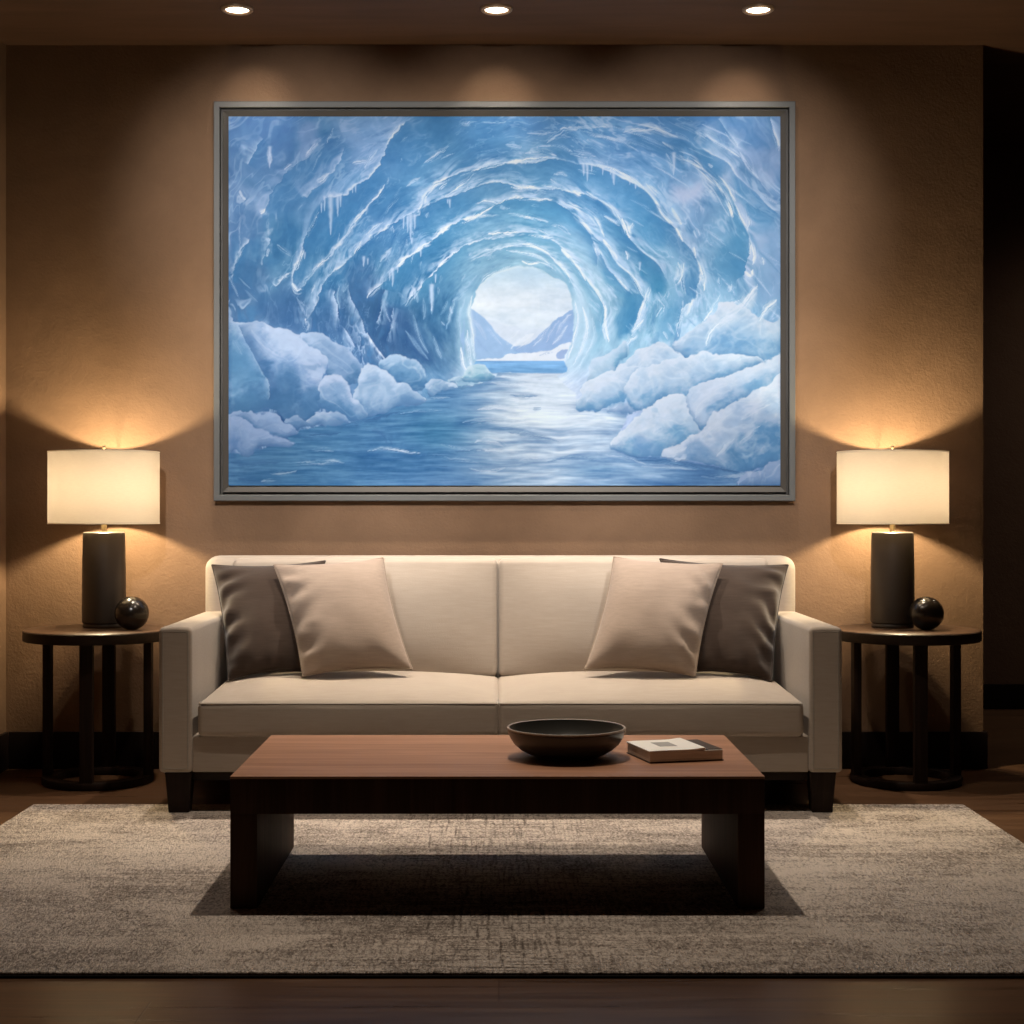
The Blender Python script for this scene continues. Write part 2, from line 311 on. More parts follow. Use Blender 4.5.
# --- dry strokes on the vault
for pts, w, a in (
    ([(425,200),(433,189),(444,181),(455,175)], 4, .8), ([(418,213),(423,205),(428,196)], 4, .8), ([(446,197),(456,190),(466,182),(476,172)], 4, .75),
    ([(455,192),(470,186),(486,180),(504,181)], 4, .85), ([(440,190),(448,183)], 3, .8), ([(470,172),(488,165),(506,162)], 3.5, .85),
    ([(426,164),(436,157),(448,150)], 3, .55), ([(408,186),(416,181),(424,177)], 2.5, .5), ([(432,158),(440,152),(452,146)], 2.2, .6),
    ([(374,238),(384,231),(394,226)], 4, .8), ([(366,234),(374,228),(384,221)], 2.2, .7), ([(384,214),(392,204),(400,195)], 2, .35),
    ([(461,124),(468,125),(472,123)], 3, .6), ([(480,124),(500,122),(506,121)], 2, .4),
    ([(476,205),(488,202),(500,204),(506,200)], 3, .8), ([(464,221),(474,219),(486,212),(496,206)], 3.5, .85), ([(432,240),(440,232),(452,228)], 3.5, .8), ([(454,230),(466,224),(480,218),(500,216)], 2, .7),
    ([(490,236),(500,234),(510,233)], 3, .8), ([(506,215),(526,217),(540,221),(550,223)], 3.2, .75), ([(552,226),(562,229),(572,236)], 3, .7), ([(504,234),(520,233)], 2.6, .8), ([(530,236),(544,238),(556,240)], 2.6, .7), ([(540,230),(552,236)], 2, .7),
    ([(504,162),(524,159),(548,156)], 3, .85), ([(524,152),(540,150),(556,155)], 4, .6), ([(534,146),(552,145),(566,148),(572,150)], 2.2, .5), ([(544,142),(552,136),(566,128),(580,126)], 3.5, .55), ([(558,128),(580,124),(604,124),(612,126)], 4.5, .6),
    ([(526,132),(540,131),(556,130)], 2.5, .45), ([(504,144),(522,146)], 2.6, .45), ([(586,132),(606,136),(624,142),(640,152)], 2.2, .55), ([(568,152),(584,154),(598,156)], 4, .6),
    ([(624,132),(640,129),(654,129),(668,134)], 5, .6), ([(640,124),(660,130),(678,137)], 4, .55), ([(596,163),(614,168),(630,176),(644,187)], 2.6, .9), ([(510,186),(524,187),(540,186)], 3, .85), ([(540,184),(550,186),(560,188)], 2.4, .6),
    ([(574,190),(582,195)], 3, .8), ([(586,190),(594,195),(600,198)], 3.4, .85), ([(552,174),(560,172),(568,176)], 2.2, .6), ([(549,177),(556,183)], 2.6, .6), ([(600,198),(612,206),(620,216),(626,230)], 3, .85),
    ([(624,218),(628,228),(631,238)], 5, .9), ([(634,222),(630,230)], 3, .7), ([(560,200),(576,206),(592,214),(600,224),(606,238)], 4.5, .8), ([(572,212),(584,222),(594,236)], 4, .75), ([(606,216),(616,222),(622,226)], 2, .7),
    ([(508,200),(516,197),(524,198)], 3, .85), ([(528,199),(540,200),(552,199)], 2, .8),
    ([(662,141),(677,152),(692,160),(704,170)], 5.5, .85), ([(690,162),(704,172),(716,184),(724,196)], 5, .9), ([(716,182),(724,196),(731,210),(733,220)], 4.5, .9), ([(697,168),(704,182),(712,192),(722,208),(730,218)], 3, .65),
    ([(718,176),(728,188),(736,202)], 3, .75), ([(736,204),(742,218),(748,228)], 3, .7), ([(746,200),(750,220),(748,232)], 4, .5), ([(666,152),(672,162),(674,174)], 4, .55), ([(694,130),(704,136),(712,142)], 4, .75), ([(707,138),(724,148),(740,158)], 3, .7),
    ([(708,164),(714,168)], 2, .8), ([(724,132),(732,142),(742,150)], 2.2, .5), ([(740,152),(748,166),(760,178)], 3, .5), ([(772,128),(777,142),(780,152)], 3, .6), ([(648,184),(656,190),(664,197)], 1.8, .7),
    ([(656,200),(664,212),(674,222)], 4, .85), ([(672,206),(678,216),(682,224)], 3, .75), ([(676,226),(681,234),(684,241)], 3, .9), ([(696,228),(699,238)], 4, .7), ([(645,182),(660,198)], 1.8, .8),
    ([(750,242),(753,254),(752,266)], 5, .85), ([(762,258),(763,266)], 3, .7), ([(744,272),(750,276),(752,270)], 3.5, .9), ([(757,284),(750,294),(742,304),(732,314)], 6, .85), ([(740,298),(726,306),(714,316)], 4, .7),
    ([(758,320),(766,308),(776,299)], 4, .75), ([(731,284),(728,292)], 2.5, .7), ([(721,294),(714,308),(702,322)], 3, .8), ([(734,316),(728,326)], 3, .8), ([(716,326),(708,336),(706,346)], 2.6, .7),
    ([(678,262),(680,276),(674,286)], 6, .85), ([(684,262),(682,280),(684,296)], 3, .7), ([(682,298),(682,310),(678,326),(679,338)], 3, .85), ([(692,300),(688,312),(686,318)], 4, .6), ([(698,262),(704,278),(704,290)], 3.5, .8), ([(694,246),(697,260)], 3, .8), ([(719,278),(720,284)], 2.5, .5),
    ([(650,286),(646,300),(644,310)], 3.5, .85), ([(643,320),(640,332)], 3, .6), ([(662,308),(656,318)], 4, .6), ([(658,300),(664,306),(664,314)], 2, .6), ([(668,290),(664,300)], 2.5, .6), ([(664,332),(668,340)], 2.5, .6),
    ([(604,240),(612,250),(618,262)], 5, .85), ([(626,250),(628,260)], 3, .8), ([(594,242),(598,252),(599,258)], 3.5, .8), ([(568,258),(578,270),(586,282)], 3, .85), ([(562,250),(570,260)], 3, .8), ([(586,282),(596,292),(602,304)], 3, .85),
    ([(605,306),(605,322),(610,342)], 3.4, .85), ([(628,270),(636,284),(642,298)], 3.4, .75), ([(615,276),(624,288),(630,296)], 2.4, .75), ([(642,300),(642,312),(638,326)], 3.2, .8), ([(632,336),(638,328),(644,320)], 3, .7), ([(626,352),(630,342),(640,334)], 4, .7),
    ([(514,248),(530,246),(546,252),(556,262)], 3.5, .85), ([(508,252),(524,254),(540,258),(550,266)], 3, .7), ([(550,258),(562,270),(570,284)], 4, .8), ([(484,252),(498,250),(510,250)], 3, .6), ([(522,262),(530,265),(540,264)], 2.6, .8), ([(536,262),(548,266),(558,274)], 2, .6), ([(480,284),(488,276),(500,270),(512,266)], 3, .7), ([(436,268),(446,260),(456,252)], 2.6, .8), ([(412,252),(420,247),(430,241)], 3.2, .85), ([(394,268),(402,260),(410,254)], 3.4, .85), ([(367,300),(373,292),(382,284)], 4, .8), ([(380,262),(386,254),(392,246)], 4, .5), ([(404,308),(412,296),(420,286)], 3, .6),
    ([(305,248),(302,258),(298,270)], 2.6, .85), ([(308,238),(314,224),(320,210)], 1.8, .7), ([(294,282),(298,290),(303,288)], 4.5, .75), ([(278,280),(286,275),(294,272)], 3, .6), ([(270,248),(268,256)], 4, .55), ([(278,244),(286,250),(296,256)], 2.4, .5), ([(238,262),(240,254),(246,244)], 2.4, .5), ([(354,252),(358,246),(362,239)], 2.6, .85), ([(312,292),(316,284)], 2, .5), ([(306,318),(308,326),(304,332)], 3, .75), ([(318,268),(324,262),(330,258)], 2, .85),
    ([(262,214),(266,208)], 3.4, .85), ([(269,150),(271,158),(271,165)], 2.6, .65), ([(306,156),(312,150),(318,142)], 3, .6), ([(318,182),(324,178),(330,172)], 4, .65), ([(352,162),(360,161),(368,160)], 3.5, .6), ([(364,168),(370,158),(378,148)], 3.5, .55), ([(388,142),(396,132),(408,122)], 3, .6), ([(286,170),(294,164)], 4, .5), ([(240,190),(246,200)], 5, .55), ([(354,222),(360,214),(368,206)], 2, .85), ([(372,200),(380,192),(386,184)], 2.2, .7)):
    streak(pts, w * .8, a)
# loose strands carried around the vault
for i in range(330):
    ang = rng.uniform(-3.3, .25); rad = rng.uniform(62, 300)
    span = rng.uniform(.04, .16)
    a0 = ang; pts = []
    for k in range(4):
        a_ = a0 + span * k / 3
        pts.append((CXo + rad * np.cos(a_) * (1 + .02 * k), CYo + rad * np.sin(a_) / 1.12))
    x, y = pts[1]
    if not (232 < x < 778 and 118 < y < 330): continue
    right = x > 500
    if rng.random() < (.62 if right else .4): streak(pts, rng.uniform(.7, 1.8), rng.uniform(.25, .6), (205, 224, 242), .7)
    else: streak(pts, rng.uniform(1, 3), rng.uniform(.15, .35), (72, 138, 184), .6)

# --- icicles
for x, y, h, w in ((331,194,42,3.2),(325,196,16,1.4),(322,203,11,1.2),(338,194,24,2),(341,194,14,1.2),(356,184,10,1),(353,186,8,.8),(270,146,24,2),(411,214,26,2.4),(408,216,18,1.4),(415,214,16,1.5),(404,216,14,1),(450,199,10,1.2),(448,199,6,.8),
                   (584,163,14,1.8),(587.5,163,20,1.5),(592,163,10,1),(603,166,10,1),(614,170,16,2.4),(611,168,8,1),(630,178,8,1),(636,184,6,.9),(674,152,24,2.2),
                   (393,268,20,1.8),(390,272,10,1),(398,264,10,1),(421,246,12,1.2),(415,288,12,1),(364,256,12,1.6),(368,258,8,1),(432,284,28,2.6),(436,274,10,1),(412,238,7,1),(305,252,8,1),(640,262,10,1.2)):
    icicle(x, y, h, w)

# --- the mouth of the cave: sky, far mountains, sea
P = np.clip(P, 0, 255)
P = 255 * (np.clip(145 + (P - 145) * 1.14, 0, 255) / 255) ** .94
P = P * .88 + P.mean(-1, keepdims=True) * .12
P = P + np.array((7, 1, 6), np.float32)
mouth = [(479,374),(478,360),(476,347),(474,336.5),(471,312),(475.5,299.5),(479.5,288.5),(489,279),(497,274),(506,269),(522,267.5),(535.5,269),(549,277),(561.5,282.5),(568,289),(571.7,303.6),(573,320),(572.4,339),(566,354),(564,361),(560,374)]
q = smooth(mouth, 4, True); sl = window(q, 6); sd = inside(q, sl); mk = sst(-.8, .8, sd)
Y = GY[sl]; X = GX[sl]
t = np.clip((Y - 268) / 60, 0, 1)[..., None]
sky = np.array((196,220,240), np.float32) * (1 - sst(0, .5, t)) + np.array((222,232,244), np.float32) * sst(0, .5, t)
sky = sky + ((fbm(X / 22, Y / 7, 4) - .5) * 34)[..., None] * np.array((1.1, .9, .6), np.float32)
sky = sky + (np.exp(-((Y - 304) / 6) ** 2) * 8 * (X < 540))[..., None] * np.array((1.3, .9, .5), np.float32)
keep = P[sl].copy()
P[sl] = sky
def mblob(pts, col, a=1., soft=.7): blob(pts, col, a, soft, 2)
mblob([(484,324),(496,323),(508,327),(516,326),(524,329),(536,327),(548,329),(560,326),(560,362),(484,362)], (212,222,239), .8, 1.5)
mblob([(466,313),(478,314),(486,320),(494,329),(500,337),(508,342),(520,350),(524,358),(466,358)], (158,190,228), .95)
streak([(474,320),(482,330),(488,341)], 2, .6, (200,214,238)); streak([(486,324),(494,334),(504,346)], 1.8, .6, (204,218,240)); streak([(476,336),(484,346),(490,352)], 1.6, .5, (140,168,214))
mblob([(574,309),(563,317),(552,321),(544,330),(534,340),(522,345),(514,348),(522,352),(548,350),(574,341)], (152,182,224), .95)
for s_ in ([(571,314),(562,324),(556,336)], [(560,320),(552,330),(546,342)], [(550,324),(542,336),(534,346)], [(568,326),(560,336),(552,344)]): streak(s_, 1.8, .75, (215,225,243))
streak([(534,332),(524,340),(512,350)], 4, .7, (232,238,247)); streak([(520,330),(512,338),(508,346)], 3, .5, (226,234,246))
mblob([(500,358),(520,353),(548,351),(574,340),(574,362),(480,362),(488,358)], (232,237,247), .95)
mblob([(558,352),(562,349),(568,349),(566,358),(557,358)], (156,180,222), .9); streak([(540,355),(548,353),(556,352)], 1.2, .7, (170,190,226))
tt = sst(360.2, 361.4, Y) * (1 - sst(372, 375, Y))
P[sl] = P[sl] * (1 - tt[..., None]) + (np.array((128,178,226), np.float32) + ((hor[sl] - .5) * 55 - (Y - 366) * 1.)[..., None]) * tt[..., None]
P[sl] = keep * (1 - mk[..., None]) + P[sl] * mk[..., None]
streak([(473,296),(470,312),(474,334),(476,350)], 2.2, .9, (226,236,244), .3)
streak([(478,290),(488,280),(500,273),(520,268),(540,271),(556,281)], 1.6, .7, (222,234,243), .4)

# --- frozen floor
shore = [(228,452),(250,456),(272,448),(292,447),(285,440),(298,432),(330,424),(348,421),(366,413),(394,409),(420,405),(430,395),(458,388),(484,382),(498,377),(500,373.5),(545,373),(556,374),(566,384),(577,392),(577,408),(592,412),(612,410),(630,408),(614,446),(640,456),(668,456),(694,463),(720,467),(744,472),(760,470),(783,461),(783,488),(226,488)]
q = np.array(shore, float); sl = window(q, 3); sd = inside(q, sl); mk = sst(-1, 1, sd)
X, Y = GX[sl], GY[sl]; h1 = hor[sl]; h2 = hor2[sl]
v = np.clip((Y - 373) / 113, 0, 1)
cx_ = 522 + 40 * v; glare = np.exp(-((X - cx_ - 26 * (1 - v)) / (58 + 62 * v)) ** 2) * (1 - .55 * v)
leftd = np.exp(-((X - 300 - 60 * (1 - v)) / 120) ** 2)
base = np.array((104,146,192), np.float32)[None, None] * np.ones(X.shape + (1,), np.float32)
base = base * (1 - (leftd * .85)[..., None]) + np.array((74,126,170), np.float32) * (leftd * .85)[..., None]
g = np.clip(glare * 1.15 + (h2 - .5) * 1.0 + (h1 - .5) * .35, 0, 1)
g = g * sst(.02, .5, glare)
base = base * (1 - g[..., None]) + np.array((214,226,241), np.float32) * g[..., None]
teal = np.exp(-(((X - 436) / 34) ** 2 + ((Y - 432) / 22) ** 2)) * .65
base = base * (1 - teal[..., None]) + np.array((72,134,172), np.float32) * teal[..., None]
teal = np.exp(-(((X - 402) / 50) ** 2 + ((Y - 466) / 10) ** 2)) * .6
base = base * (1 - teal[..., None]) + np.array((58,110,158), np.float32) * teal[..., None]
teal = np.exp(-(((X - 596) / 36) ** 2 + ((Y - 470) / 10) ** 2)) * .45
base = base * (1 - teal[..., None]) + np.array((88,140,186), np.float32) * teal[..., None]
base = base + ((h1 - .5) * 58 + (h2 - .5) * 30)[..., None] * np.array((1.1, 1, .8), np.float32)
P[sl] = P[sl] * (1 - mk[..., None]) + base * mk[..., None]
for pts, w, a in (([(500,377),(530,379),(560,382)], 4, .8), ([(490,383),(530,387),(572,392)], 4, .5), ([(478,411),(500,408),(520,412)], 4, .85), ([(462,424),(490,422),(520,424)], 4, .6), ([(474,442),(496,440),(510,446)], 5, .8), ([(476,450),(500,450),(520,452)], 3.4, .7),
                  ([(366,451),(384,449),(404,451),(424,454)], 2.2, .8), ([(286,463),(310,464),(332,462),(344,463)], 3, .55), ([(270,474),(284,473),(296,470)], 2.6, .5), ([(262,482),(276,480)], 2.4, .5), ([(310,452),(324,450),(334,451)], 2.6, .45), ([(470,468),(490,470),(506,466)], 3, .6),
                  ([(420,456),(450,458),(480,462)], 2.6, .45), ([(440,446),(456,448),(470,450)], 1.6, .5), ([(520,460),(540,458),(560,460)], 3, .55), ([(560,440),(584,436),(600,440)], 3.4, .5), ([(544,398),(570,400),(596,404)], 3, .7), ([(530,408),(566,408),(590,414)], 4, .6), ([(560,420),(590,418),(612,424)], 4, .6), ([(604,456),(626,458),(648,464)], 3, .5), ([(640,466),(668,466),(700,470)], 3, .45), ([(700,476),(730,476),(770,470)], 4, .5),
                  ([(408,404),(430,400),(452,398)], 1.6, .45), ([(400,414),(424,412),(444,412)], 1.4, .4), ([(510,384),(540,384)], 2, .8)):
    streak(pts, w * .8, a, (216, 227, 243), .8)
for pts, w, a in (([(230,462),(250,466),(280,462)], 3, .45), ([(286,438),(310,436),(340,432)], 3, .6), ([(330,428),(360,420),(400,412)], 2.4, .6), ([(370,430),(384,436),(392,448)], 5, .4), ([(510,395),(526,396),(540,395)], 2.4, .45), ([(534,408),(544,408)], 2, .5), ([(508,432),(530,434),(560,440)], 3.4, .4),
                  ([(548,462),(576,458),(600,462)], 3, .45), ([(636,460),(670,462),(706,470)], 2.2, .6), ([(660,474),(690,478),(720,480)], 3, .35), ([(452,452),(470,450),(486,450)], 2, .5), ([(238,478),(270,486)], 4, .4)):
    streak(pts, w, a, (62, 106, 156), .6)

# --- drifts on the left bank, back to front
cl_ = dict(top=(176,198,228), mid=(142,172,208), low=(92,136,178), rim=.45, core=(196,212,236))
mound([(300,336),(310,331),(322,333),(333,338),(351,351.5),(362,366.6),(358,382),(342,384),(328,376),(316,356)], **cl_)
mound([(377,366),(381,358),(397,356),(415,363.5),(425.5,375.6),(424,389),(413,393),(398,386),(384,374)], top=(172,200,228), mid=(120,162,200), low=(84,134,178), rim=.4, lx=-.1)
mound([(446,380),(456,376),(466,375.6),(484.5,382),(476,387),(455,388)], top=(170,200,224), mid=(130,172,204), low=(92,142,182), rim=.4)
mound([(462,378),(470,366),(482,364),(490,370),(497,379),(484,383),(468,382)], top=(190,218,232), mid=(140,188,212), low=(104,160,194), rim=.5)
mound([(424,390),(430,382),(439,381),(457,387.5),(448,393),(430,396)], top=(180,202,228), mid=(138,174,208), low=(88,134,178), rim=.4)
mound([(352,400),(356,384),(362,363),(372,364),(382,369.6),(397,382),(412,391),(425,401),(418,407),(394,409),(366,414)], top=(196,213,236), mid=(160,188,218), low=(112,152,194), rim=.5, core=(212,224,241))
mound([(228,303),(233,319),(246,322),(263,321),(276,328),(288,330),(305,339),(317,349),(325,357),(328.5,368),(322,384),(321,405),(310,418),(294,420),(280,415),(269,408),(222,412)], top=(184,202,230), mid=(138,168,208), low=(76,122,168), rim=.5, lx=-.45, core=(200,214,238))
cloudy([(229,330),(244,340),(258,366),(268,390),(264,408),(228,410)], (92,140,182), .75, 9)
ridge([(240,326),(250,346),(260,366),(269,386),(269,402)], 6, 12, .4, .55, .3, flip=True, lipc=(150,180,212), shc=(64,104,152))
cloudy([(276,376),(290,368),(300,380),(300,402),(292,416),(276,412),(272,394)], (78,124,168), .7, 9)
streak([(300,366),(304,378),(304,394)], 4, .35, (168,192,222), .4)
cloudy([(306,392),(318,388),(320,404),(310,416),(298,416)], (86,132,176), .7, 4)
streak([(252,330),(270,350),(290,362)], 6, .55, (196,210,236), .4); streak([(262,328),(284,336),(306,350),(322,366)], 7, .6, (190,206,234), .3); streak([(234,340),(244,356)], 4, .4, (170,194,226)); streak([(306,352),(320,366),(322,380)], 4, .5, (176,196,226))
mound([(318,404),(321,384),(330,376),(345,380),(353,394),(362,405),(365,414),(350,420),(333,415)], top=(190,206,233), mid=(140,172,208), low=(92,138,182), rim=.45)
mound([(304,428),(312,416),(333,411),(347,421),(330,425)], top=(178,198,226), mid=(150,178,212), low=(104,144,188), rim=.3)
mound([(284,420),(296,416),(310,426),(300,430),(290,428)], top=(140,168,206), mid=(116,152,194), low=(84,128,174), rim=.3)
mound([(226,415),(240,412),(256,413),(270,412),(285,423),(298,433),(285,441),(272,440),(250,424)], top=(160,184,220), mid=(140,168,208), low=(100,140,188), rim=.25, core=(172,194,226))
mound([(222,416),(245,421),(260,430),(279,441),(294,447),(272,449),(262,448),(248,457),(236,451),(222,458)], top=(158,182,220), mid=(144,172,212), low=(118,152,200), rim=.25, core=(172,192,226))
# --- drifts on the right bank, back to front
cr = dict(top=(212,223,240), mid=(184,207,231), low=(124,172,210), rim=.7, lx=.1, core=(228,235,245))
mound([(673,350),(684,338),(700,324),(713,310),(724,300),(742,306),(760,316),(774,322),(784,312),(784,352),(766,362),(740,360),(700,362)], top=(212,222,240), mid=(168,198,226), low=(122,168,208), rim=.5, lx=.3)
streak([(757,286),(748,300),(734,312),(720,322),(706,334)], 9, .75, (222,231,245), .55); streak([(720,322),(710,334),(706,346)], 3, .8); streak([(776,299),(766,308),(758,322)], 4, .7); streak([(734,352),(750,358),(766,359)], 4, .5, (96,146,190))
mound([(591,386),(592,368),(600,356),(614,347),(628,340),(628,350),(620,361),(614,374),(604,384)], top=(196,215,236), mid=(172,203,226), low=(116,172,204), rim=.45, lx=.15)
mound([(614,376),(623,361),(634,354),(645,349),(655,345.5),(664,345),(673,349),(682,356),(692,362),(690,384),(630,384)], **cr)
mound([(575,410),(580,398),(590,382),(606.5,372),(621.6,368),(636,367),(641,373),(629,387),(624,400),(606,410),(592,412)], **cr)
mound([(606,412),(616,404),(628,402),(640,406),(634,412),(614,414)], top=(202,214,236), mid=(186,204,230), low=(150,180,216), rim=.4)
mound([(621,392),(628,380),(636,372.6),(660,363.5),(690,356),(712,351),(739,354.5),(766,360),(750,368),(724,378),(700,392),(688,398),(660,401),(642,410),(629,406)], **cr)
mound([(608,446),(614,436),(627,425),(645,408),(669.5,397),(690,396),(698,418),(706,428),(698,438),(670,449),(657,455),(636,456),(614,451)], **cr)
mound([(688,396),(706,382),(730,373),(757,365),(786,349),(788,384),(757,393),(732,406),(712,424),(702,428),(694,418)], top=(206,218,238), mid=(184,205,231), low=(124,170,210), rim=.6, lx=.2)
mound([(662,453),(672.6,445),(700,430),(712,418),(736,400),(760,388),(788,376),(788,458),(757,468),(739,472),(718,466),(694,462),(669,458)], top=(206,217,238), mid=(176,199,228), low=(104,154,200), rim=.55, lx=.35)
cloudy([(686,446),(700,440),(712,452),(716,462),(690,462)], (96,142,190), .75, 3)
cloudy([(726,452),(738,448),(746,466),(738,471),(728,464)], (82,134,182), .7, 3)
cloudy([(640,434),(652,438),(664,446),(660,453),(644,454),(634,446)], (120,160,204), .6, 4)
cloudy([(612,404),(622,394),(624,402),(606,410)], (108,160,202), .6, 3)
for s_ in ([(702,438),(712,430),(724,420),(738,408)], [(716,456),(726,446),(736,438)], [(740,444),(750,436),(762,426)], [(664,450),(676,450),(688,446)], [(648,420),(660,416),(674,420)], [(654,432),(664,426)], [(700,400),(714,390),(730,382)], [(586,402),(594,392),(602,384)], [(742,420),(756,412),(772,404)]):
    streak(s_, 3.4, .6, (218, 227, 243), .5)
mound([(742,474),(760,470),(788,458),(790,492),(742,492)], top=(162,184,220), mid=(150,176,214), low=(136,166,208), rim=.1)
streak([(664,457),(694,464),(720,468),(742,473)], 1.8, .6, (70,110,160), .4); streak([(612,449),(636,457),(664,456)], 1.6, .6, (80,122,172), .4); streak([(584,411),(600,411)], 1.6, .6, (92,140,188), .3)

# brush grain and contrast
P += ((fine - .5) * 12)[..., None]
lum = P.mean(-1, keepdims=True)
P = P + (P - 150) * .06
P = np.clip(P, 0, 255)
# ---------------------------------------------------------------- living room at night with a large painting
import bpy, bmesh, math, random
from mathutils import Vector, Matrix, noise as mnoise
random.seed(5)
C = bpy.context.scene.collection
F = 1600.0                                   # focal length in image units, camera 1 m above the floor

def W(px, py, d):                            # where a spot seen in the photo lies at a known distance
    return Vector(((px - 499) * d / F, d, 1 - (py - 506) * d / F))

# ------------------------------------------------ materials
def mat(name, base=(.5, .5, .5), rough=.5, spec=.5, metal=0.):
    m = bpy.data.materials.new(name); m.use_nodes = True
    b = m.node_tree.nodes['Principled BSDF']
    b.inputs['Base Color'].default_value = (*base, 1)
    b.inputs['Roughness'].default_value = rough
    b.inputs['Specular IOR Level'].default_value = spec
    b.inputs['Metallic'].default_value = metal
    return m, m.node_tree, b

def nd(nt, kind, **kw):
    n = nt.nodes.new(kind)
    for k, v in kw.items(): setattr(n, k, v)
    return n

def ramp(nt, src, stops):
    r = nd(nt, 'ShaderNodeValToRGB')
    e = r.color_ramp.elements
    while len(e) < len(stops): e.new(.5)
    for el, (p, c) in zip(e, stops):
        el.position = p; el.color = (*c, 1) if len(c) == 3 else c
    nt.links.new(src, r.inputs[0])
    return r.outputs[0]

def coords(nt, scale=(1, 1, 1), kind='Object', rot=(0, 0, 0)):
    t = nd(nt, 'ShaderNodeTexCoord'); mp = nd(nt, 'ShaderNodeMapping')
    mp.inputs['Scale'].default_value = scale; mp.inputs['Rotation'].default_value = rot
    nt.links.new(t.outputs[kind], mp.inputs[0])
    return mp.outputs[0]

def tex_noise(nt, vec, scale, detail=4, rough=.55, dist=0.):
    n = nd(nt, 'ShaderNodeTexNoise')
    n.inputs['Scale'].default_value = scale; n.inputs['Detail'].default_value = detail
    n.inputs['Roughness'].default_value = rough; n.inputs['Distortion'].default_value = dist
    nt.links.new(vec, n.inputs['Vector'])
    return n.outputs['Fac']

def bump(nt, b, height, strength=.2, dist=.002):
    n = nd(nt, 'ShaderNodeBump')
    n.inputs['Strength'].default_value = strength; n.inputs['Distance'].default_value = dist
    nt.links.new(height, n.inputs['Height']); nt.links.new(n.outputs[0], b.inputs['Normal'])

def mathn(nt, op, a, b=None):
    n = nd(nt, 'ShaderNodeMath', operation=op)
    for i, v in enumerate((a, b)):
        if v is None: continue
        if isinstance(v, (int, float)): n.inputs[i].default_value = v
        else: nt.links.new(v, n.inputs[i])
    return n.outputs[0]

def plaster(name, c1, c2, c3):
    m, nt, b = mat(name, c1, .85, .25)
    v = coords(nt)
    n1 = tex_noise(nt, v, 1.7, 6, .6, .6); n2 = tex_noise(nt, v, 7, 5, .6, .3)
    s = mathn(nt, 'ADD', mathn(nt, 'MULTIPLY', n1, .7), mathn(nt, 'MULTIPLY', n2, .3))
    nt.links.new(ramp(nt, s, [(.3, c1), (.5, c2), (.7, c3)]), b.inputs['Base Color'])
    h = mathn(nt, 'ADD', tex_noise(nt, v, 95, 4, .6), mathn(nt, 'MULTIPLY', tex_noise(nt, v, 18, 4, .6), 1.2))
    bump(nt, b, h, .35, .006)
    return m

def wood(name, c1, c2, c3, rough=.4, axis=0, spec=.4, fine=1.):
    m, nt, b = mat(name, c1, rough, spec)
    sc = [9, 9, 9]; sc[axis] = .55
    v = coords(nt, sc)
    n = tex_noise(nt, v, 2.6, 6, .62, .8)
    sc2 = [150, 150, 150]; sc2[axis] = 3
    n2 = tex_noise(nt, coords(nt, sc2), 1, 3, .6)
    s = mathn(nt, 'ADD', mathn(nt, 'MULTIPLY', n, .75), mathn(nt, 'MULTIPLY', n2, .25))
    nt.links.new(ramp(nt, s, [(.36, c1), (.5, c2), (.64, c3)]), b.inputs['Base Color'])
    bump(nt, b, n2, .12 * fine, .001)
    return m

def cloth(name, c1, c2, scale=420, bstr=.35, sheen=.15, rough=.9):
    m, nt, b = mat(name, c1, rough, .15)
    v = coords(nt)
    weave = mathn(nt, 'ADD', tex_noise(nt, coords(nt, (40, 40, 420)), 1, 2, .5), tex_noise(nt, coords(nt, (420, 40, 40)), 1, 2, .5))
    slub = tex_noise(nt, coords(nt, (14, 60, 160)), 1, 4, .6)
    big = tex_noise(nt, v, 5, 4, .5)
    s = mathn(nt, 'ADD', mathn(nt, 'MULTIPLY', slub, .6), mathn(nt, 'MULTIPLY', big, .4))
    nt.links.new(ramp(nt, s, [(.35, c1), (.65, c2)]), b.inputs['Base Color'])
    h = mathn(nt, 'ADD', mathn(nt, 'MULTIPLY', weave, .5), mathn(nt, 'MULTIPLY', tex_noise(nt, v, 260, 3), .8))
    bump(nt, b, h, bstr, .001)
    b.inputs['Sheen Weight'].default_value = sheen
    return m

M = {}
M['wall'] = plaster('taupe suede plaster', (.136, .081, .048), (.168, .100, .059), (.202, .121, .072))
M['hall'] = plaster('dark hall plaster', (.12, .070, .045), (.14, .082, .053), (.16, .095, .062))
M['sofa'] = cloth('cream linen', (.330, .275, .228), (.376, .317, .264))
M['piping'] = cloth('cream linen piping', (.28, .247, .213), (.315, .28, .243), 300)
M['pillow'] = cloth('taupe linen', (.262, .202, .163), (.318, .248, .203), 380, .5)
M['dark_pillow'] = cloth('brown velvet', (.031, .0185, .0125), (.046, .0285, .020), 300, .3, .35)
M['walnut'] = wood('walnut', (.265, .128, .073), (.350, .176, .103), (.435, .228, .138), .5, 0, .12)
M['walnut_shaded'] = wood('shaded walnut', (.040, .019, .010), (.058, .028, .016), (.078, .039, .023), .6, 2, .08)  # darker copy of the walnut for the faces the light misses
M['espresso'] = wood('espresso wood', (.014, .008, .005), (.020, .011, .007), (.028, .016, .010), .5, 0, .15)
M['espresso_up'] = wood('espresso wood upright', (.012, .007, .005), (.018, .010, .007), (.026, .015, .010), .55, 2, .12)
M['table_top'] = wood('brown side table wood', (.050, .026, .015), (.070, .037, .021), (.095, .050, .029), .35, 0, .4)
M['base'] = mat('near black skirting', (.010, .0055, .004), .55, .15)[0]

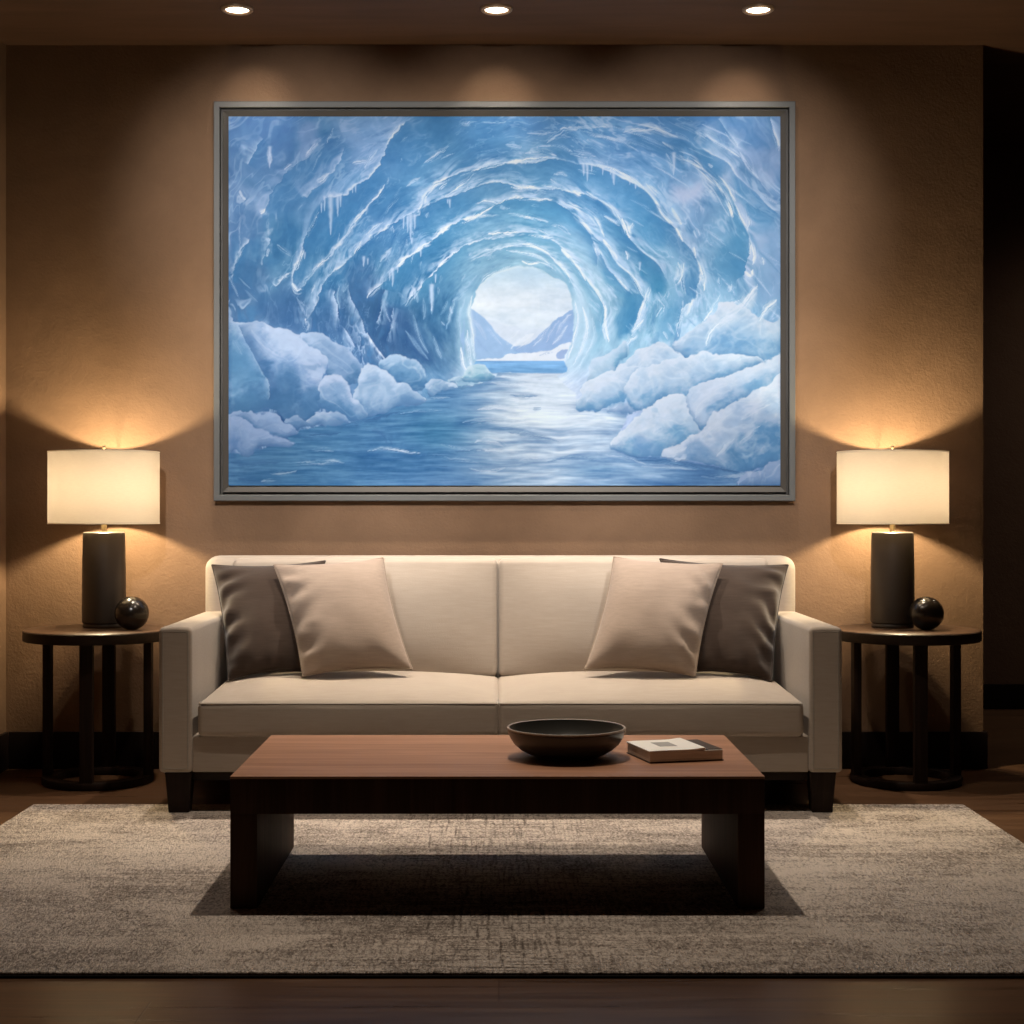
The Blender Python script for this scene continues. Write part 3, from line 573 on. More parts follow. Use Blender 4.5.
# ceiling, stained dark brown
m, nt, b = mat('brown ceiling', (.15, .085, .05), .7, .2)
n = tex_noise(nt, coords(nt, (.7, 5, 5)), 2.5, 5, .6, .4)
nt.links.new(ramp(nt, n, [(.3, (.065, .033, .018)), (.7, (.095, .048, .027))]), b.inputs['Base Color'])
M['ceiling'] = m

# floor boards
m, nt, b = mat('dark oak boards', (.05, .03, .02), .33, .16)
v = coords(nt)
br = nd(nt, 'ShaderNodeTexBrick', offset=.37)
br.inputs['Scale'].default_value = 1; br.inputs['Brick Width'].default_value = 1.9; br.inputs['Row Height'].default_value = .17
br.inputs['Mortar Size'].default_value = .0022; br.inputs['Mortar Smooth'].default_value = .3; br.inputs['Bias'].default_value = 0
br.inputs['Color1'].default_value = (.35, .35, .35, 1); br.inputs['Color2'].default_value = (.65, .65, .65, 1); br.inputs['Mortar'].default_value = (0, 0, 0, 1)
nt.links.new(v, br.inputs['Vector'])
g = tex_noise(nt, coords(nt, (.8, 14, 1)), 2.2, 6, .62, .7)
s = mathn(nt, 'ADD', mathn(nt, 'MULTIPLY', g, .75), mathn(nt, 'MULTIPLY', br.outputs['Color'], .25))
nt.links.new(ramp(nt, s, [(.0, (.010, .006, .004)), (.34, (.070, .034, .017)), (.52, (.115, .059, .031)), (.68, (.165, .089, .049))]), b.inputs['Base Color'])
rr = mathn(nt, 'ADD', mathn(nt, 'MULTIPLY', g, .22), .20)
nt.links.new(rr, b.inputs['Roughness'])
bump(nt, b, mathn(nt, 'ADD', mathn(nt, 'MULTIPLY', br.outputs['Fac'], -1.5), g), .25, .002)
M['floor'] = m

# rug
m, nt, b = mat('woven wool rug', (.3, .26, .22), .95, .08)
v = coords(nt)
mott = tex_noise(nt, coords(nt, (1.2, 2.4, 1)), 1.6, 6, .65, .7)
streaks = tex_noise(nt, coords(nt, (2.5, 26, 1)), 1.3, 5, .65, .4)
cross = tex_noise(nt, coords(nt, (60, 5, 1)), 1.1, 4, .6)
pile = tex_noise(nt, coords(nt, (150, 60, 60)), 1, 3, .7)
curl = tex_noise(nt, coords(nt, (75, 32, 60)), 1, 3, .65, 1.6)
w1 = tex_noise(nt, coords(nt, (105, 5, 1)), 1, 2, .5); w2 = tex_noise(nt, coords(nt, (7, 75, 1)), 1, 2, .5)
# the ribbed weave shows in the middle of the rug where the pile is thin
sep = nd(nt, 'ShaderNodeSeparateXYZ'); nt.links.new(v, sep.inputs[0])
mid = mathn(nt, 'SUBTRACT', 1.05, mathn(nt, 'ABSOLUTE', mathn(nt, 'MULTIPLY', sep.outputs[0], 1.9)))
mid = mathn(nt, 'MULTIPLY', mathn(nt, 'MAXIMUM', mid, 0), mathn(nt, 'MULTIPLY', mott, 1.3))
rib = mathn(nt, 'MULTIPLY', mathn(nt, 'MULTIPLY', mathn(nt, 'SUBTRACT', mathn(nt, 'MAXIMUM', w1, w2), .48), 5.), mid)
s = mathn(nt, 'ADD', mathn(nt, 'MULTIPLY', mott, .42), mathn(nt, 'MULTIPLY', streaks, .20))
s = mathn(nt, 'ADD', s, mathn(nt, 'MULTIPLY', pile, .30)); s = mathn(nt, 'ADD', s, mathn(nt, 'MULTIPLY', curl, .46))
s = mathn(nt, 'SUBTRACT', s, mathn(nt, 'MULTIPLY', rib, .16))
s = mathn(nt, 'ADD', mathn(nt, 'MULTIPLY', mathn(nt, 'SUBTRACT', s, .69), 2.3), .595)
nt.links.new(ramp(nt, s, [(.28, (.190, .155, .132)), (.50, (.440, .368, .318)), (.70, (.74, .635, .555))]), b.inputs['Base Color'])
h = mathn(nt, 'ADD', mathn(nt, 'MULTIPLY', pile, 1.), mathn(nt, 'MULTIPLY', curl, .9)); h = mathn(nt, 'SUBTRACT', h, mathn(nt, 'MULTIPLY', rib, .8))
bump(nt, b, h, 1., .012)
M['rug'] = m
M['rug_edge'] = mat('black rug binding', (.010, .008, .007), .9, .1)[0]

M['frame'] = mat('pewter grey frame', (.078, .080, .080), .5, .4)[0]
M['frame_in'] = mat('bronze grey inner frame', (.045, .040, .035), .5, .4)[0]
_m, _nt, _b = mat('brushed dark bronze', (.050, .037, .028), .42, .5, .3)
bump(_nt, _b, tex_noise(_nt, coords(_nt, (120, 120, 2)), 1, 3), .15, .001); M['lamp'] = _m
M['brass'] = mat('aged brass', (.55, .42, .24), .3, .5, 1.)[0]
_m, _nt, _b = mat('black bronze sphere', (.020, .014, .010), .22, .6, .3)
n = tex_noise(_nt, coords(_nt), 38, 4, .6); bump(_nt, _b, n, .12, .004); M['sphere'] = _m
M['bowl'] = mat('charcoal glazed bowl', (.045, .042, .037), .3, .55)[0]
M['bowl_rim'] = mat('worn bowl rim', (.30, .23, .17), .4, .5)[0]
M['paper'] = mat('white paper cover', (.88, .84, .77), .6, .3)[0]
M['print'] = mat('grey print on cover', (.36, .34, .31), .6, .3)[0]
M['cover'] = mat('brown book cloth and shadow', (.060, .038, .026), .7, .3)[0]
m, nt, b = mat('page edges', (.55, .50, .44), .8, .2)
n = tex_noise(nt, coords(nt, (3, 3, 900)), 1, 2)
nt.links.new(ramp(nt, n, [(.3, (.62, .57, .51)), (.7, (.84, .79, .72))]), b.inputs['Base Color']); M['pages'] = m

# lamp shade: thin fabric that lets the bulb shine through
m = bpy.data.materials.new('cream shade fabric'); m.use_nodes = True; nt = m.node_tree
for n in list(nt.nodes): nt.nodes.remove(n)
o = nd(nt, 'ShaderNodeOutputMaterial'); mx = nd(nt, 'ShaderNodeMixShader'); df = nd(nt, 'ShaderNodeBsdfDiffuse'); tr = nd(nt, 'ShaderNodeBsdfTranslucent')
wv = tex_noise(nt, coords(nt, (60, 60, 500)), 1, 2)
cr_ = ramp(nt, wv, [(.3, (.290, .268, .252)), (.7, (.318, .295, .278))])
nt.links.new(cr_, tr.inputs[0]); df.inputs[0].default_value = (.62, .56, .48, 1)
mx.inputs[0].default_value = .72
nt.links.new(df.outputs[0], mx.inputs[1]); nt.links.new(tr.outputs[0], mx.inputs[2]); nt.links.new(mx.outputs[0], o.inputs[0])
M['shade'] = m
M['shade_rim'] = mat('cream shade rim', (.62, .54, .42), .8, .2)[0]

# glowing lens of the recessed lights
m = bpy.data.materials.new('lit lens'); m.use_nodes = True; nt = m.node_tree
b = nt.nodes['Principled BSDF']; b.inputs['Base Color'].default_value = (.8, .8, .8, 1)
b.inputs['Emission Color'].default_value = (1, .82, .60, 1); b.inputs['Emission Strength'].default_value = 6
M['lens'] = m
M['trim'] = mat('bronze trim ring', (.30, .20, .13), .4, .5, .3)[0]

# ------------------------------------------------ mesh helpers
def link(name, bm, m, parent=None, loc=(0, 0, 0), smooth=True, angle=40):
    me = bpy.data.meshes.new(name)
    bmesh.ops.recalc_face_normals(bm, faces=bm.faces)
    bm.to_mesh(me); bm.free()
    for x in (m if isinstance(m, (list, tuple)) else [m]): me.materials.append(x)
    if smooth:
        me.polygons.foreach_set('use_smooth', [True] * len(me.polygons))
        me.set_sharp_from_angle(angle=math.radians(angle))
    o = bpy.data.objects.new(name, me); C.objects.link(o)
    o.location = loc
    if parent: o.parent = parent
    return o

def empty(name, loc, label, cat, group=None, rot=0):
    o = bpy.data.objects.new(name, None); C.objects.link(o)
    o.location = loc; o.rotation_euler = (0, 0, rot); o.empty_display_size = .1
    return tag(o, label, cat, group)

def tag(o, label, cat, group=None):
    o['label'] = label; o['category'] = cat
    if group: o['group'] = group
    return o

def structure(o):
    o['kind'] = 'structure'; return o

def box(bm, x0, x1, y0, y1, z0, z1, bev=0., seg=2):
    r = bmesh.ops.create_cube(bm, size=1)
    vs = r['verts']
    for v in vs:
        v.co = Vector(((x0 + x1) / 2 + v.co.x * (x1 - x0), (y0 + y1) / 2 + v.co.y * (y1 - y0), (z0 + z1) / 2 + v.co.z * (z1 - z0)))
    if bev:
        es = list({e for v in vs for e in v.link_edges})
        bmesh.ops.bevel(bm, geom=es, offset=bev, segments=seg, profile=.7, affect='EDGES')
    return bm

def boxm(*a, **k): return box(bmesh.new(), *a, **k)

def lathe(prof, n=64, bm=None, cx=0, cy=0):
    """profile of (radius, z); radius 0 closes the shape"""
    bm = bm or bmesh.new(); rings = []
    for r, z in prof:
        if r < 1e-6: rings.append([bm.verts.new((cx, cy, z))])
        else: rings.append([bm.verts.new((cx + r * math.cos(2 * math.pi * i / n), cy + r * math.sin(2 * math.pi * i / n), z)) for i in range(n)])
    for a, b in zip(rings, rings[1:]):
        for i in range(n):
            j = (i + 1) % n
            q = [a[i % len(a)], a[j % len(a)], b[j % len(b)], b[i % len(b)]]
            u = []
            for v in q:
                if v not in u: u.append(v)
            if len(u) > 2: bm.faces.new(u)
    return bm

def tube(pts, r, n=8, closed=False, bm=None):
    bm = bm or bmesh.new(); pts = [Vector(p) for p in pts]; N = len(pts); rings = []
    up = None
    for i, p in enumerate(pts):
        if closed: t = (pts[(i + 1) % N] - pts[i - 1]).normalized()
        else: t = (pts[min(i + 1, N - 1)] - pts[max(i - 1, 0)]).normalized()
        if up is None:
            up = t.orthogonal().normalized()
        up = (up - t * up.dot(t)).normalized(); s = t.cross(up)
        rings.append([bm.verts.new(p + (up * math.cos(2 * math.pi * k / n) + s * math.sin(2 * math.pi * k / n)) * r) for k in range(n)])
    for i in range(N if closed else N - 1):
        a, b = rings[i], rings[(i + 1) % N]
        for k in range(n): bm.faces.new((a[k], a[(k + 1) % n], b[(k + 1) % n], b[k]))
    if not closed:
        bm.faces.new(rings[0][::-1]); bm.faces.new(rings[-1])
    return bm

def rbox(h, r, fn=None, inner=12, seg=5):
    """soft-cornered box with enough faces to be puffed up by fn(p, n)"""
    bm = bmesh.new(); h = Vector(h)
    def axis(L):
        a = [-L + r * (1 - math.cos(math.pi / 2 * i / seg)) if False else -L + r * i / seg for i in range(seg)]
        mid = [-(L - r) + 2 * (L - r) * i / inner for i in range(inner + 1)]
        return a + mid + [-q for q in reversed(a)]
    A = [axis(h.x), axis(h.y), axis(h.z)]; cache = {}
    def vert(p):
        k = tuple(round(c, 6) for c in p)
        if k not in cache:
            q = Vector([max(-(h[i] - r), min(h[i] - r, p[i])) for i in range(3)])
            d = Vector(p) - q
            # even out the arc
            d = Vector([math.tan(c / r * math.pi / 4) if abs(c) < r * .9999 else math.copysign(1, c) for c in d])
            w = q + d.normalized() * r if d.length > 1e-9 else q
            if fn: w = fn(w)
            cache[k] = bm.verts.new(w)
        return cache[k]
    for ax in range(3):
        u, v = [i for i in range(3) if i != ax]
        for s in (-1, 1):
            for i in range(len(A[u]) - 1):
                for j in range(len(A[v]) - 1):
                    q = []
                    for a, b in ((i, j), (i + 1, j), (i + 1, j + 1), (i, j + 1)):
                        p = [0, 0, 0]; p[ax] = s * h[ax]; p[u] = A[u][a]; p[v] = A[v][b]
                        w = vert(p)
                        if w not in q: q.append(w)
                    if len(q) > 2:
                        try: bm.faces.new(q)
                        except ValueError: pass
    return bm

# ------------------------------------------------ the room
ZW = 6.095; XL = -1.878; XR = 1.844; HC = 2.756; ZH = 7.88
structure(link('floor', boxm(-4.2, 5.5, -1.5, 8.3, -.06, 0), M['floor'], smooth=False))
structure(link('ceiling', boxm(-4.2, 5.5, -1.5, 8.3, HC, HC + .08), M['ceiling'], smooth=False))
structure(link('wall_back', boxm(XL, XR, ZW, ZW + .14, 0, HC), M['wall'], smooth=False))
structure(link('wall_left', boxm(XL - .14, XL, -1.5, ZW + .14, 0, HC), M['wall'], smooth=False))
structure(link('wall_hall', boxm(-.5, 5.5, ZH, ZH + .14, 0, HC), M['hall'], smooth=False))
structure(link('wall_right', boxm(4.6, 4.74, -1.5, ZH, 0, HC), M['hall'], smooth=False))
bm = boxm(XL + .014, XR + .014, ZW - .014, ZW, 0, .141, bev=.003)
box(bm, XR, XR + .014, ZW, ZW + .14, 0, .141, bev=.003)
structure(link('baseboard_back', bm, M['base']))
structure(link('baseboard_left', boxm(XL, XL + .014, -1.5, ZW - .014, 0, .141, bev=.003), M['base']))
structure(link('baseboard_hall', boxm(-.4, 4.59, ZH - .014, ZH, 0, .123, bev=.003), M['base']))

# ------------------------------------------------ recessed ceiling lights
def downlight(x, y, label):
    e = empty('recessed_ceiling_light', (x, y, HC), label, 'ceiling light', 'recessed lights over the painting')
    link('trim_ring', lathe([(.041, -.004), (.044, -.009), (.051, -.010), (.056, -.006), (.057, 0), (.050, 0), (.041, 0), (.041, -.004)], 48), M['trim'], e)
    link('lens', lathe([(0, -.006), (.020, -.0058), (.041, -.004), (.041, -.001), (0, -.001)], 40), M['lens'], e)
    return e
YD = 5.648
for x, lb in ((-.924, 'small round recessed ceiling light above the left end of the ice cave painting'),
              (-.009, 'small round recessed ceiling light above the middle of the ice cave painting'),
              (.915, 'small round recessed ceiling light above the right end of the ice cave painting')):
    downlight(x, YD, lb)

# ------------------------------------------------ the painting
pic = empty('framed_painting', (0, ZW, 0), 'large framed painting of a blue ice cave hung above the sofa', 'painting')
DF = ZW - .038                                        # front of the frame
f0 = W(213.5, 501, DF); f1 = W(795.5, 101, DF)
def moulding(x0, x1, z0, z1, prof):
    """mitred frame; prof = (inset from the outer edge, distance from the wall)"""
    bm = bmesh.new(); loops = []
    for i, d in prof:
        loops.append([bm.verts.new((x, -d, z)) for x, z in ((x0 + i, z0 + i), (x1 - i, z0 + i), (x1 - i, z1 - i), (x0 + i, z1 - i))])
    for a, b in zip(loops, loops[1:] + loops[:1]):
        for k in range(4): bm.faces.new((a[k], a[(k + 1) % 4], b[(k + 1) % 4], b[k]))
    return bm
s = DF / F
a_, b_, c_ = 6.2 * s, 8.6 * s, 14.2 * s
link('outer_frame', moulding(f0.x, f1.x, f0.z, f1.z, [(0, .002), (0, .036), (.002, .038), (a_ - .002, .038), (a_, .036), (a_, .012), (.012, .002)]), M['frame'], pic, angle=20)
link('inner_frame', moulding(f0.x + a_, f1.x - a_, f0.z + a_, f1.z - a_, [(.0005, .004), (.0005, .010), (b_ - a_, .010), (b_ - a_, .026), (b_ - a_ + .002, .028), (c_ - a_ - .003, .021), (c_ - a_, .019), (c_ - a_, .004)]), M['frame_in'], pic, angle=20)
DC = ZW - .018
p0 = W(228, 485.6, DC); p1 = W(781.5, 114.4, DC)
lin = (P / 255.0).astype(np.float64)
lin = np.where(lin <= .04045, lin / 12.92, ((lin + .055) / 1.055) ** 2.4)
TINT = np.array(TINT_RGB)                                   # pigments as they look under the warm light on the canvas
lin = np.clip(lin * TINT, 0.005, .95)
me = bpy.data.meshes.new('canvas')
xs = np.linspace(p0.x, p1.x, PW); zs = np.linspace(p1.z, p0.z, PH)
gx, gz = np.meshgrid(xs, zs)
co = np.stack([gx, np.full_like(gx, DC - ZW), gz], -1).reshape(-1, 3)
idx = np.arange(PW * PH).reshape(PH, PW)
quads = np.stack([idx[1:, :-1], idx[1:, 1:], idx[:-1, 1:], idx[:-1, :-1]], -1).reshape(-1, 4)
# stretcher sides so that the canvas has its thickness
cor = [idx[0, 0], idx[0, -1], idx[-1, -1], idx[-1, 0]]
backv = co[cor].copy(); backv[:, 1] = -.004
nb = len(co); co = np.concatenate([co, backv])
b4 = [nb, nb + 1, nb + 2, nb + 3]
sides = [[cor[k], cor[(k + 1) % 4], b4[(k + 1) % 4], b4[k]] for k in range(4)] + [b4]
quads = np.concatenate([quads, np.array(sides)])
me.vertices.add(len(co)); me.vertices.foreach_set('co', co.astype(np.float32).ravel())
me.loops.add(quads.size); me.loops.foreach_set('vertex_index', quads.astype(np.int32).ravel())
me.polygons.add(len(quads)); me.polygons.foreach_set('loop_start', np.arange(0, quads.size, 4, dtype=np.int32))
me.update(calc_edges=True)
at = me.color_attributes.new('paint', 'FLOAT_COLOR', 'POINT')
col = np.ones((len(co), 4), np.float32); col[:nb, :3] = lin.reshape(-1, 3); col[nb:, :3] = .5
at.data.foreach_set('color', col.ravel())
m, nt, b = mat('oil paint on canvas', (.5, .5, .5), .75, .12)
ca = nd(nt, 'ShaderNodeVertexColor', layer_name='paint'); nt.links.new(ca.outputs[0], b.inputs['Base Color'])
me.materials.append(m)
cv = bpy.data.objects.new('canvas', me); C.objects.link(cv); cv.parent = pic

# ------------------------------------------------ sofa
SX0, SX1, SZ0 = -1.092, 1.102, 5.13
SXM = (SX0 + SX1) / 2
sofa = empty('sofa', (SXM, 5.6, 0), 'cream linen two-seat sofa with square arms standing under the painting', 'sofa')
def S(bm_name, bm, m, parent=None, **k):
    """part of the sofa given in room coordinates"""
    par = parent or sofa
    o = link(bm_name, bm, m, None, **k)
    o.data.transform(Matrix.Translation((-SXM, -5.6, 0)))
    o.parent = par
    return o
AW = .107; AH = .609; ZB = .144
for x0 in (SX0, SX1 - AW):
    cx = x0 + AW / 2
    bm = rbox((AW / 2, .445, (AH - ZB) / 2), .014, None, 6, 4)
    for v in bm.verts:
        v.co += Vector((cx, SZ0 + .445, (AH + ZB) / 2))
        if v.co.z > AH - .02: v.co.z += .004 * (1 - ((v.co.x - cx) / (AW / 2)) ** 2)
    arm = S('arm', bm, M['sofa'])
    e = .0135
    loop = [(x0 + e, SZ0 + .002, ZB + e), (x0 + e, SZ0 + .002, AH - e), (x0 + AW - e, SZ0 + .002, AH - e), (x0 + AW - e, SZ0 + .002, ZB + e)]
    pts = []
    for i in range(4):
        a, b2 = Vector(loop[i]), Vector(loop[(i + 1) % 4])
        for k in range(10): pts.append(a.lerp(b2, k / 10))
    S('piping', tube(pts, .0032, 6, True), M['piping'], arm)
IX0, IX1 = SX0 + AW, SX1 - AW
S('base', boxm(IX0 - .002, IX1 + .002, SZ0 + .012, 5.99, ZB, .262, bev=.012, seg=3), M['sofa'])
S('plinth', boxm(SX0 + .06, SX1 - .06, SZ0 + .05, 5.95, .112, ZB + .002, bev=.003), M['espresso'])
# back frame with rounded shoulders
bm = rbox(((SX1 - SX0) / 2 - .006, .07, (.816 - .25) / 2), .05, None, 14, 6)
for v in bm.verts: v.co += Vector((SXM, 5.945, (.816 + .25) / 2))
bf = S('back_frame', bm, M['sofa'])
SPL = -.003
for side, (x0, x1) in enumerate(((-.967, SPL + .003), (SPL - .003, .978))):
    hx, cx = (x1 - x0) / 2, (x0 + x1) / 2
    hy, hz = .335, .0555
    def puff(w, hx=hx, hy=hy, hz=hz):
        u = w.x / hx; v = w.y / hy
        k = max(0, 1 - u ** 4) * max(0, 1 - v ** 4)
        w = w.copy()
        if w.z > 0: w.z += .034 * k * (w.z / hz) + .003 * mnoise.noise(Vector((w.x * 5, w.y * 5, side)))
        if v < -.9: w.y -= .006 * max(0, 1 - u * u) * (1 - (w.z / hz) ** 2)
        return w
    bm = rbox((hx, hy, hz), .02, puff, 20, 4)
    for v in bm.verts:
        if v.co.z > 0: v.co.z += .016 * max(0, min(1, (v.co.y + hy) / .5))
        v.co += Vector((cx, 5.122 + hy, .3145))
    sc = S('seat_cushion', bm, M['sofa'])
    pts = []
    zt = .3145 + hz - .004
    rect = [(x0 + .006, 5.126), (x1 - .006, 5.126), (x1 - .006, 5.5), (x0 + .006, 5.5)]
    for i in range(4):
        a, b2 = Vector((*rect[i], zt)), Vector((*rect[(i + 1) % 4], zt))
        for k in range(16): pts.append(a.lerp(b2, k / 16))
    S('piping', tube(pts, .0035, 6, True), M['piping'], sc)
for side, (x0, x1) in enumerate(((-.968, SPL - .002), (SPL + .002, .980))):
    hx, cx = (x1 - x0) / 2, (x0 + x1) / 2
    z0, z1 = .385, .808
    hz = (z1 - z0) / 2; hy = .055
    def puffb(w, hx=hx, hy=hy, hz=hz):
        u = w.x / hx; v = w.z / hz; w = w.copy()
        k = max(0, 1 - abs(u) ** 3.2) * max(0, 1 - abs(v) ** 3.2)
        if w.y < 0: w.y -= .032 * k + .006 * k * mnoise.noise(Vector((w.x * 4, w.z * 4, 3 + side)))
        if v > .9: w.z += .004 * max(0, 1 - u ** 6)
        w.y += .035 * v                                    # leans back
        return w
    bm = rbox((hx, hy, hz), .022, puffb, 18, 4)
    for v in bm.verts: v.co += Vector((cx, 5.822, (z0 + z1) / 2))
    S('back_cushion', bm, M['sofa'])
for (x, y) in ((-1.032, SZ0 + .05), (1.042, SZ0 + .05), (-1.032, 5.9), (1.042, 5.9)):
    zf = .0125 if y < 5.3 else .0005
    bm = bmesh.new(); lv = []
    sgn = 1 if x < 0 else -1
    for z, w_, o_ in ((zf, .033, 0), (.06, .036, 0), (ZB - .001, .043, 0)):
        lv.append([bm.verts.new((x + o_ + sx * w_, y + sy * w_ * .8, z)) for sx, sy in ((-1, -1), (1, -1), (1, 1), (-1, 1))])
    for a, b2 in zip(lv, lv[1:]):
        for k in range(4): bm.faces.new((a[k], a[(k + 1) % 4], b2[(k + 1) % 4], b2[k]))
    bm.faces.new(lv[0][::-1]); bm.faces.new(lv[-1])
    bmesh.ops.bevel(bm, geom=[e for e in bm.edges], offset=.002, segments=1, affect='EDGES')
    S('leg', bm, M['espresso_up'], smooth=False)

# ------------------------------------------------ throw pillows
def pillow(name, corners, m, mp, label, thick=.075, seed=0, wr=1., n=56, wside=-1):
    """corners: bottom left, bottom right, top right, top left, seen from the front"""
    bl, br_, tr_, tl = corners
    cen = (bl + br_ + tr_ + tl) / 4
    nrm = (br_ - bl).cross(tl - bl).normalized()            # towards the viewer
    e = empty('throw_pillow', cen, label, 'pillow', 'throw pillows on the sofa')
    bm = bmesh.new()
    def base(u, v):
        bow = .07
        uu = u * (1 - bow * (1 - v * v) * u * u); vv = v * (1 - bow * (1 - u * u) * v * v)
        a, c = (uu + 1) / 2, (vv + 1) / 2
        return (bl * (1 - a) + br_ * a) * (1 - c) + (tl * (1 - a) + tr_ * a) * c - cen
    par = lambda i: math.sin(math.pi / 2 * (2 * i / n - 1))
    grid = {}
    for sgn, T in ((1, thick), (-1, thick * .3)):
        for i in range(n + 1):
            for j in range(n + 1):
                edge = i in (0, n) or j in (0, n)
                if edge and sgn < 0: grid[(i, j, sgn)] = grid[(i, j, 1)]; continue
                u, v = par(i), par(j)
                k = (max(0, 1 - abs(u) ** 2.2) * max(0, 1 - abs(v) ** 2.2)) ** .52
                h = T * k
                if sgn > 0 and not edge:
                    w_ = math.exp(-((u - wside * .95) / .42) ** 2) * (1 - abs(v) ** 6)
                    h += wr * .010 * w_ * (math.sin(15 * v + 6 * u * wside + seed + 3.2 * mnoise.noise(Vector((u * 1.6, v * 1.8, seed)))) + .8 * mnoise.noise(Vector((u * 2.4, v * 8, seed + 4)))) * min(1, k * 2.2)
                    h += wr * .006 * mnoise.noise(Vector((u * 2.2, v * 2.2, seed))) * k
                    w2_ = math.exp(-((v + .95) / .3) ** 2)
                    h += wr * .005 * w2_ * math.sin(9 * u + seed * 2) * min(1, k * 2)
                grid[(i, j, sgn)] = bm.verts.new(base(u, v) + nrm * (h * sgn))
    for sgn in (1, -1):
        for i in range(n):
            for j in range(n):
                q = [grid[(i, j, sgn)], grid[(i + 1, j, sgn)], grid[(i + 1, j + 1, sgn)], grid[(i, j + 1, sgn)]]
                if len(set(q)) > 2:
                    try: bm.faces.new(q if sgn > 0 else q[::-1])
                    except ValueError: pass
    link('cover', bm, m, e, angle=80)
    ring = [base(par(i), -1) for i in range(n)] + [base(1, par(i)) for i in range(n)] + [base(par(n - i), 1) for i in range(n)] + [base(-1, par(n - i)) for i in range(n)]
    link('piping', tube(ring, .0035, 6, True), mp, e, angle=180)
    return e
M['pillow_pipe'] = cloth('taupe linen piping', (.24, .18, .14), (.29, .225, .175), 300)
pillow('throw_pillow', [W(229, 680, 5.52), W(303, 671, 5.52), W(325, 561, 5.745), W(212, 565, 5.765)], M['dark_pillow'], M['dark_pillow'],
       'dark brown throw pillow against the left arm of the sofa', .06, 2.0, 1.)
pillow('throw_pillow', [W(303, 676, 5.43), W(412, 669, 5.455), W(383, 558, 5.675), W(274, 565, 5.66)], M['pillow'], M['pillow_pipe'],
       'light taupe throw pillow leaning on the left dark brown pillow', .085, .5, 1.)
pillow('throw_pillow', [W(697, 671, 5.52), W(771, 681, 5.52), W(788, 565, 5.765), W(660, 559, 5.745)], M['dark_pillow'], M['dark_pillow'],
       'dark brown throw pillow against the right arm of the sofa', .06, 4.1, 1., wside=1)
pillow('throw_pillow', [W(585, 669, 5.455), W(695, 676, 5.43), W(722, 564, 5.66), W(614, 557, 5.675)], M['pillow'], M['pillow_pipe'],
       'light taupe throw pillow leaning on the right dark brown pillow', .085, 7.3, 1., wside=1)

# ------------------------------------------------ rug
rug = empty('area_rug', (0, 4.35, 0), 'large greyish beige woven rug under the coffee table and sofa front', 'rug')
RX0, RX1, RZ0, RZ1 = -1.545, 1.540, 3.392, 5.305
bm = rbox(((RX1 - RX0) / 2, (RZ1 - RZ0) / 2, .0045), .0044, None, 90, 2)
for v in bm.verts:
    v.co += Vector(((RX0 + RX1) / 2, -4.35 + (RZ0 + RZ1) / 2, .0075))
    q = mnoise.noise(Vector((v.co.x * 6, v.co.y * 6, 0)))
    if abs(v.co.y + 4.35 - RZ0) < .01 or abs(v.co.y + 4.35 - RZ1) < .01: v.co.y += .004 * mnoise.noise(Vector((v.co.x * 25, 0, 0)))
    if v.co.z > .008: v.co.z += .0006 * q
link('pile', bm, M['rug'], rug)
pts = []
rect = [(RX0, RZ0 - 4.35), (RX1, RZ0 - 4.35), (RX1, RZ1 - 4.35), (RX0, RZ1 - 4.35)]
bm = boxm(RX0 - .004, RX1 + .004, RZ0 - 4.357, RZ1 - 4.346, .0003, .0055, bev=.002)
link('binding', bm, M['rug_edge'], rug)

# ------------------------------------------------ coffee table
TX0, TX1, TZ0, TZ1 = -.6596, .652, 3.923, 4.632
TXM, TZM = (TX0 + TX1) / 2, (TZ0 + TZ1) / 2
tb = empty('coffee_table', (TXM, TZM, .012), 'low dark walnut coffee table with slab legs on the rug', 'coffee table')
hx, hy = (TX1 - TX0) / 2, (TZ1 - TZ0) / 2
link('tabletop', boxm(-hx, hx, -hy, hy, .3305 - .012, .337 - .012, bev=.0015), M['walnut'], tb, angle=30)
link('apron', boxm(-hx + .0005, hx - .0005, -hy + .0005, hy - .0005, .2447 - .012, .3303 - .012, bev=.0012), M['walnut_shaded'], tb, angle=30)  # same wood as the top, its front shade put into the colour
for s_ in (-1, 1):
    x0, x1 = (-hx, -hx + .0665) if s_ < 0 else (hx - .0665, hx)
    link('slab_leg', boxm(x0 + .0004, x1 - .0004, -hy + .0004, hy - .0004, .0008, .2447 - .0122, bev=.0015), M['walnut_shaded'], tb, angle=30)

# ------------------------------------------------ bowl
TT = .337
bw = empty('decorative_bowl', (.178, 4.226, TT + .0005), 'wide shallow charcoal bowl standing on the coffee table', 'bowl')
prof = [(0, .002), (.076, .002), (.079, 0), (.085, 0), (.087, .003), (.088, .006), (.104, .011), (.122, .021), (.139, .036), (.150, .054), (.1555, .070), (.156, .076)]
inn = [(.151, .0765), (.149, .068), (.143, .053), (.132, .037), (.116, .024), (.095, .016), (.060, .012), (.030, .011), (0, .0108)]
link('bowl_body', lathe(prof + [(.1545, .0785)] + inn, 72), M['bowl'], bw)
link('rim', lathe([(.1565, .0745), (.1572, .0775), (.1558, .0797), (.1535, .0800), (.1510, .0788), (.1515, .0770), (.1540, .0755), (.1565, .0745)], 72), M['bowl_rim'], bw)

